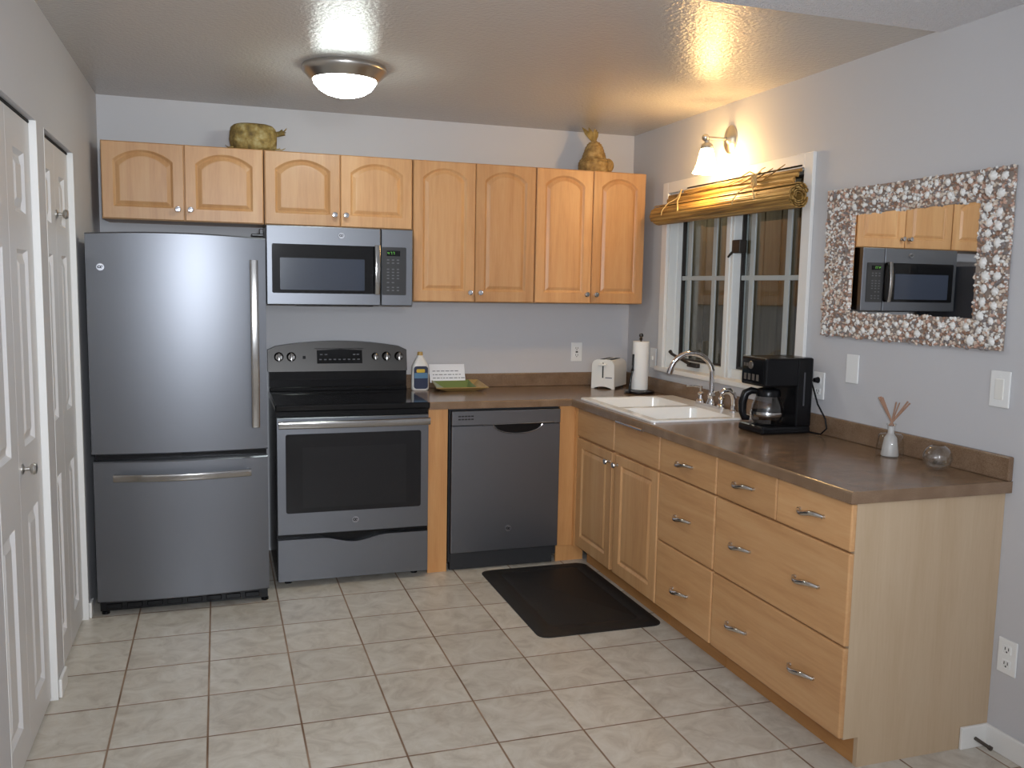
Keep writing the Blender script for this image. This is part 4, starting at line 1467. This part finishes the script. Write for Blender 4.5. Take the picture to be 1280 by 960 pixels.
# toaster (local coordinates, narrow end with lever faces -x)
ta = PI / 4
tx_ = Vector((math.cos(ta), math.sin(ta), 0))
tc_ = Vector((-0.2635, -0.2265, CT + 0.0008)) + tx_ * 0.11
to = thing('toaster', 'white two-slice toaster in the counter corner by the paper towels', 'toaster', tc_, None, ta, True)
b = B()
prof = []
hw, hh = 0.068, 0.172
for (yy_, zz_) in ((-hw, 0.012), (-hw, 0.10)): prof.append((yy_, zz_))
for i in range(1, 9):
    a = PI - PI / 2 * i / 8
    prof.append((-hw + 0.045 + 0.045 * math.cos(a), hh - 0.045 + 0.045 * math.sin(a)))
for i in range(0, 9):
    a = PI / 2 - PI / 2 * i / 8
    prof.append((hw - 0.045 + 0.045 * math.cos(a), hh - 0.045 + 0.045 * math.sin(a)))
prof += [(hw, 0.10), (hw, 0.012)]
prism(b, prof, 'X', -0.098, 0.11)
obj('shell', b, M_WHITEP, to, True, 40)
b = B()
fp = [(-hw - 0.004, 0.0), (-hw - 0.003, 0.10)]
for i in range(1, 9):
    a = PI - PI / 2 * i / 8
    fp.append((-hw - 0.003 + 0.04 + 0.04 * math.cos(a), hh + 0.002 - 0.04 + 0.04 * math.sin(a)))
for i in range(0, 9):
    a = PI / 2 - PI / 2 * i / 8
    fp.append((hw + 0.003 - 0.04 + 0.04 * math.cos(a), hh + 0.002 - 0.04 + 0.04 * math.sin(a)))
fp += [(hw + 0.003, 0.10), (hw + 0.004, 0.0), (hw - 0.012, 0.0)]
for i in range(9):
    a = i / 8
    fp.append((hw - 0.014 - (2 * hw - 0.028) * a, 0.004 + 0.010 * math.sin(PI * a)))
fp.append((-hw + 0.012, 0.0))
prism(b, fp, 'X', -0.114, -0.098)
fpn = obj('front_panel', b, M_WHITEP, to)
b = B(); bx(b, -0.1152, -0.113, -0.004, 0.004, 0.065, 0.155)
obj('lever_slot', b, M_SLOT, fpn)
b = B(); bx(b, -0.136, -0.113, -0.024, 0.024, 0.138, 0.150, 0.004)
obj('lever', b, M_WHITEP, fpn)
b = B(); bx(b, -0.1152, -0.1138, -0.058, -0.016, 0.064, 0.070)
obj('brand_print', b, M_INK, fpn)
for yy_ in (-0.022, 0.022):
    b = B(); bx(b, -0.075, 0.085, yy_ - 0.013, yy_ + 0.013, hh - 0.004, hh + 0.0012)
    obj('bread_slot', b, M_SLOT, to)
for (x_, y_) in ((0.09, -0.05), (0.09, 0.05), (-0.085, -0.05), (-0.085, 0.05)):
    b = B(); cyl(b, (x_, y_, 0.0), (x_, y_, 0.013), 0.009, 0.009, 12)
    obj('foot', b, M_BLACKP, to)

# paper towels
ph = thing('paper_towel_holder', 'chrome and black paper towel stand beside the toaster', 'paper towel holder', (-0.135, -0.452, CT))
pc = (-0.135, -0.452, CT)
b = B(); lathe(b, [(0, 0.0005), (0.082, 0.0005), (0.087, 0.006), (0.085, 0.014), (0.07, 0.019), (0, 0.020)], pc, 'Z', 36)
obj('base', b, plain('black_chrome', srgb(60, 56, 54), 0.12, 0.9), ph, True)
b = B(); cyl(b, (pc[0], pc[1], CT + 0.018), (pc[0], pc[1], CT + 0.315), 0.006, 0.006, 12)
lathe(b, [(0.006, 0.305), (0.012, 0.309), (0.006, 0.316), (0.011, 0.324), (0.013, 0.332), (0.008, 0.342), (0, 0.344)], pc, 'Z', 16)
obj('post', b, plain('dark_chrome', srgb(110, 106, 104), 0.12, 1.0), ph, True)
b = B()
tube(b, [(pc[0] - 0.074, pc[1] - 0.02, CT + 0.012), (pc[0] - 0.062, pc[1] - 0.016, CT + 0.10), (pc[0] - 0.053, pc[1] - 0.014, CT + 0.135), (pc[0] - 0.0515, pc[1] - 0.013, CT + 0.225)], [0.006, 0.006, 0.006, 0.0055], 10)
sph(b, (pc[0] - 0.055, pc[1] - 0.016, CT + 0.135), 0.009, 2)
obj('tension_arm', b, M_BLACKG, ph, True)
pr = B(); lathe(pr, [(0.008, 0.022), (0.046, 0.022), (0.0465, 0.026), (0.0465, 0.292), (0.046, 0.296), (0.008, 0.296)], pc, 'Z', 36)
tag(obj('paper_towel_roll', pr, M_TOWEL, None, True, 30), 'slim roll of white paper towels on the stand by the toaster', 'paper towels')

# bottle
bo = thing('cleaner_bottle', 'white cleaner bottle with navy label between stove and card', 'bottle', (-1.342, -0.105, CT))
b = B()
bc = (-1.342, -0.105)
def ell(hx_, hy_, z, n=28):
    return [(bc[0] + hx_ * math.copysign(abs(math.cos(a)) ** 0.6, math.cos(a)), bc[1] + hy_ * math.copysign(abs(math.sin(a)) ** 0.6, math.sin(a)), z) for a in [2 * PI * i / n for i in range(n)]]
loft(b, [ell(0.044, 0.024, CT + 0.0005), ell(0.049, 0.028, CT + 0.006), ell(0.049, 0.028, CT + 0.03), ell(0.048, 0.0275, CT + 0.10), ell(0.046, 0.0265, CT + 0.138), ell(0.033, 0.021, CT + 0.165), ell(0.021, 0.016, CT + 0.185), ell(0.015, 0.0145, CT + 0.195), ell(0.0145, 0.0145, CT + 0.199)], True, True)
obj('bottle_body', b, M_WHITEP, bo, True, 50)
b = B(); lathe(b, [(0.0, 0.218), (0.014, 0.218), (0.0155, 0.215), (0.0165, 0.198), (0.0, 0.198)], (bc[0], bc[1], CT), 'Z', 20)
obj('cap', b, M_GOLDCAP, bo, True)
yl = bc[1] - 0.0298
b = B(); prism(b, rrect(bc[0] - 0.040, bc[0] + 0.040, CT + 0.010, CT + 0.138, 0.016), 'Y', yl, yl + 0.006)
lb = obj('label', b, M_NAVY, bo)
b = B(); prism(b, rrect(bc[0] - 0.038, bc[0] + 0.038, CT + 0.070, CT + 0.100, 0.002), 'Y', yl - 0.0006, yl + 0.001)
obj('label_band', b, M_BLUEL, lb)
b = B(); prism(b, rrect(bc[0] - 0.026, bc[0] + 0.022, CT + 0.102, CT + 0.122, 0.006), 'Y', yl - 0.001, yl + 0.001)
obj('label_patch', b, M_YEL, lb)

# leaf tray and card
tr = thing('tray', 'green and amber glazed rectangular dish under the white card', 'dish', (-1.125, -0.145, CT))
def rect3(x0, x1, y0, y1, z): return [(x0, y0, z), (x1, y0, z), (x1, y1, z), (x0, y1, z)]
def rim4(ins, dz):
    return [(-1.278 + ins, -0.238 + ins, CT + 0.022 + dz), (-0.972 - ins, -0.238 + ins, CT + 0.022 + dz), (-0.985 - ins, -0.055 - ins, CT + 0.046 + dz), (-1.265 + ins, -0.055 - ins, CT + 0.046 + dz)]
b = B()
loft(b, [rect3(-1.205, -1.045, -0.205, -0.095, CT + 0.0005), rim4(0, 0), rim4(0.002, 0.004), rect3(-1.203, -1.047, -0.203, -0.097, CT + 0.006)], True, True)
obj('dish_body', b, M_AMBER, tr)
b = B()
lp = rim4(0.004, 0.0045)
xr = -1.045
t_ = (xr - lp[0][0]) / (lp[1][0] - lp[0][0])
loft(b, [[lp[0], (xr, lp[0][1], lp[0][2]), (xr, lp[3][1], lp[3][2]), lp[3]], rect3(-1.202, -1.060, -0.200, -0.099, CT + 0.0075)], False, True)
obj('glaze_patch', b, M_GREEN, tr)
cd = thing('note_card', 'white printed card leaning on the wall behind the green dish', 'card', (-1.168, -0.06, CT + 0.02))
b = B()
cz0, cz1 = CT + 0.036, CT + 0.139
def cpt(x, z, off=0.0): return (x, -0.066 + (z - cz0) * 0.36 - off, z + off * 0.3)
vs = []
for off in (0.0, 0.0006):
    vs.append([cpt(-1.273, cz0, off), cpt(-1.063, cz0, off), cpt(-1.063, cz1, off), cpt(-1.273, cz1, off)])
loft(b, vs, True, True)
obj('paper', b, M_PAPER, cd)
b = B()
rn = random.Random(5)
for li, (z, xe) in enumerate(((0.092, -1.105), (0.072, -1.085), (0.053, -1.085), (0.034, -1.18))):
    x = -1.255
    while x < xe:
        L = rn.uniform(0.008, 0.024)
        p = [cpt(x, CT + 0.006 + z, 0.0009), cpt(x + L, CT + 0.006 + z, 0.0009), cpt(x + L, CT + 0.0105 + z, 0.0009), cpt(x, CT + 0.0105 + z, 0.0009)]
        b.faces.new([b.verts.new(q) for q in p])
        x += L + 0.006
obj('printed_lines', b, M_INK, cd)

# reed diffuser
rd = thing('reed_diffuser', 'clear glass reed diffuser with brown sticks on the counter', 'diffuser', (-0.092, -2.41, CT))
dcn = (-0.092, -2.41, CT)
b = B(); lathe(b, [(0, 0.001), (0.046, 0.001), (0.049, 0.006), (0.047, 0.04), (0.042, 0.078), (0.036, 0.084), (0.016, 0.087), (0.0135, 0.095), (0.0135, 0.115), (0.018, 0.119), (0.0175, 0.122), (0.012, 0.121)], dcn, 'Z', 32)
obj('bottle', b, M_CLEAR, rd, True)
b = B(); lathe(b, [(0, 0.004), (0.030, 0.004), (0.031, 0.008), (0.022, 0.07), (0.012, 0.084), (0.010, 0.112), (0, 0.113)], dcn, 'Z', 24)
obj('inner_flask', b, M_FROST, rd, True)
for (dx, dy, zz_, r_) in ((-0.040, 0.028, 0.222, 0.0032), (-0.036, 0.024, 0.224, 0.0032), (-0.031, 0.020, 0.222, 0.0032), (0.004, -0.012, 0.208, 0.0026), (0.012, -0.020, 0.206, 0.0022), (0.036, -0.034, 0.212, 0.0032), (0.044, -0.036, 0.206, 0.003)):
    b = B(); cyl(b, (dcn[0] - dx * 0.15, dcn[1] - dy * 0.15, CT + 0.114), (dcn[0] + dx, dcn[1] + dy, CT + zz_ - 0.005), r_, r_, 8)
    obj('reed', b, M_REED, rd)
# glass bowl
go = thing('glass_votive', 'small round clear glass votive bowl at the counter end', 'glass bowl', (-0.105, -2.65, CT))
gcn = (-0.105, -2.65, CT)
b = B()
pf = []
for i in range(15):
    a = -PI / 2 + 0.55 + (PI - 1.0) * i / 14
    pf.append((0.048 * math.cos(a), 0.043 + 0.045 * math.sin(a)))
pf = [(0, pf[0][1])] + pf
inn = [(r_ * 0.93, z_ + (0.004 if i < 3 else 0.0005)) for i, (r_, z_) in enumerate(pf)][::-1]
lathe(b, pf + inn, gcn, 'Z', 32)
obj('bowl', b, M_BOWL, go, True)
b = B()
rn = random.Random(3)
for i in range(9):
    sph(b, (gcn[0] + rn.uniform(-0.022, 0.022), gcn[1] + rn.uniform(-0.022, 0.022), CT + 0.016 + rn.uniform(0, 0.012)), rn.uniform(0.005, 0.008), 1)
obj('glass_beads', b, M_BOWL, go, True)

# ------------------------------------------------------------------ baskets on the cabinets
ZC = ZT
bk = thing('woven_basket', 'flat oblong green-brown woven palm basket on the cabinet over the refrigerator', 'basket', (-2.235, -0.19, ZC))
b = B()
loops = []
n = 32
for zf, sc_ in ((0.001, 0.62), (0.008, 0.86), (0.025, 0.96), (0.06, 1.0), (0.095, 0.985), (0.118, 0.93), (0.131, 0.82), (0.138, 0.62), (0.141, 0.3)):
    lp = []
    for i in range(n):
        a = 2 * PI * i / n
        rr = sc_ * (1 + 0.012 * math.sin(7 * a + zf * 90))
        lp.append((-2.237 + 0.118 * rr * math.copysign(abs(math.cos(a)) ** 0.75, math.cos(a)), -0.19 + 0.088 * rr * math.copysign(abs(math.sin(a)) ** 0.75, math.sin(a)), ZC + zf))
    loops.append(lp)
loft(b, loops, True, True)
obj('basket_body', b, M_WEAVE, bk, True, 60)
b = B()
tube(b, [(-2.128, -0.20, ZC + 0.095), (-2.105, -0.205, ZC + 0.100), (-2.088, -0.208, ZC + 0.108)], [0.014, 0.013, 0.017], 10)
for i in range(7):
    a = i * 0.9
    tube(b, [(-2.092, -0.207, ZC + 0.106), (-2.075 + 0.004 * math.cos(a), -0.207 + 0.014 * math.sin(a), ZC + 0.112 + 0.02 * math.cos(a))], [0.003, 0.001], 5)
obj('palm_knot', b, M_STRAND, bk, True)
for (x, y, dx) in ((-2.335, -0.235, -0.025), (-2.14, -0.25, 0.02), (-2.13, -0.245, 0.03), (-2.2, -0.272, 0.02)):
    b = B(); tube(b, [(x, y, ZC + 0.016), (x + dx, y - 0.006, ZC + 0.012), (x + dx * 1.6, y - 0.008, ZC + 0.022)], [0.004, 0.003, 0.001], 5)
    obj('palm_tuft', b, M_STRAND, bk, True)

pn = thing('pineapple_basket', 'golden woven pineapple-shaped basket with palm leaf crown', 'basket', (-0.335, -0.19, ZC))
pcn = (-0.345, -0.19, ZC)
b = B()
pf = [(0, 0.001), (0.112, 0.001), (0.114, 0.005), (0.096, 0.009)]
for r_, z in ((0.084, 0.010), (0.088, 0.022), (0.0895, 0.04), (0.088, 0.055), (0.082, 0.070), (0.072, 0.082), (0.066, 0.090), (0.0665, 0.096), (0.063, 0.108), (0.056, 0.126), (0.050, 0.144), (0.042, 0.160), (0.032, 0.171)):
    pf += [(r_, z), (r_ * 1.012 + 0.001, z + 0.004)]
pf += [(0.018, 0.180), (0.014, 0.186), (0, 0.187)]
lathe(b, pf, pcn, 'Z', 36)
obj('basket_body', b, M_WEAVE2, pn, True, 60)
b = B(); sph(b, (pcn[0] + 0.074, pcn[1] - 0.03, ZC + 0.045), 0.036, 3, (1, 1, 1.15))
obj('side_pod', b, M_WEAVE2, pn, True)
for (dx, dy, dz, r_) in ((-0.078, 0.0, 0.256, 0.011), (-0.066, 0.01, 0.252, 0.010), (-0.046, -0.02, 0.254, 0.012), (-0.024, 0.015, 0.252, 0.010), (-0.004, -0.01, 0.254, 0.009), (0.012, 0.0, 0.250, 0.009), (0.026, 0.01, 0.240, 0.008), (-0.060, -0.015, 0.236, 0.010)):
    b = B()
    s0 = Vector((pcn[0] - 0.002, pcn[1], ZC + 0.176))
    e0 = Vector((pcn[0] + dx, pcn[1] + dy, ZC + dz))
    m0 = s0.lerp(e0, 0.6) + Vector((dx * 0.04, 0, 0.004))
    tube(b, [s0, m0, e0], [0.008, r_ * 1.25, 0.002], 8, True, ((0, 1, 0), 0.35))
    obj('crown_leaf', b, M_STRAND, pn, True)

# ------------------------------------------------------------------ floor mat
b = B()
loops = []
def mat_loop(ins, z, r): return [(x, y, z) for x, y in rrect(-1.140 + ins, -0.548 - ins, -1.600 + ins, -0.672 - ins, r, 6)]
loft(b, [mat_loop(0, 0.0005, 0.05), mat_loop(0.0, 0.004, 0.05), mat_loop(0.02, 0.012, 0.045), mat_loop(0.075, 0.014, 0.03), mat_loop(0.08, 0.011, 0.028), mat_loop(0.088, 0.011, 0.025), mat_loop(0.094, 0.014, 0.022)], True, True)
mt = obj('floor_mat', b, M_RUBBER, None, True, 50)
tag(mt, 'black rubber anti-fatigue mat on the tile floor before the sink', 'mat')
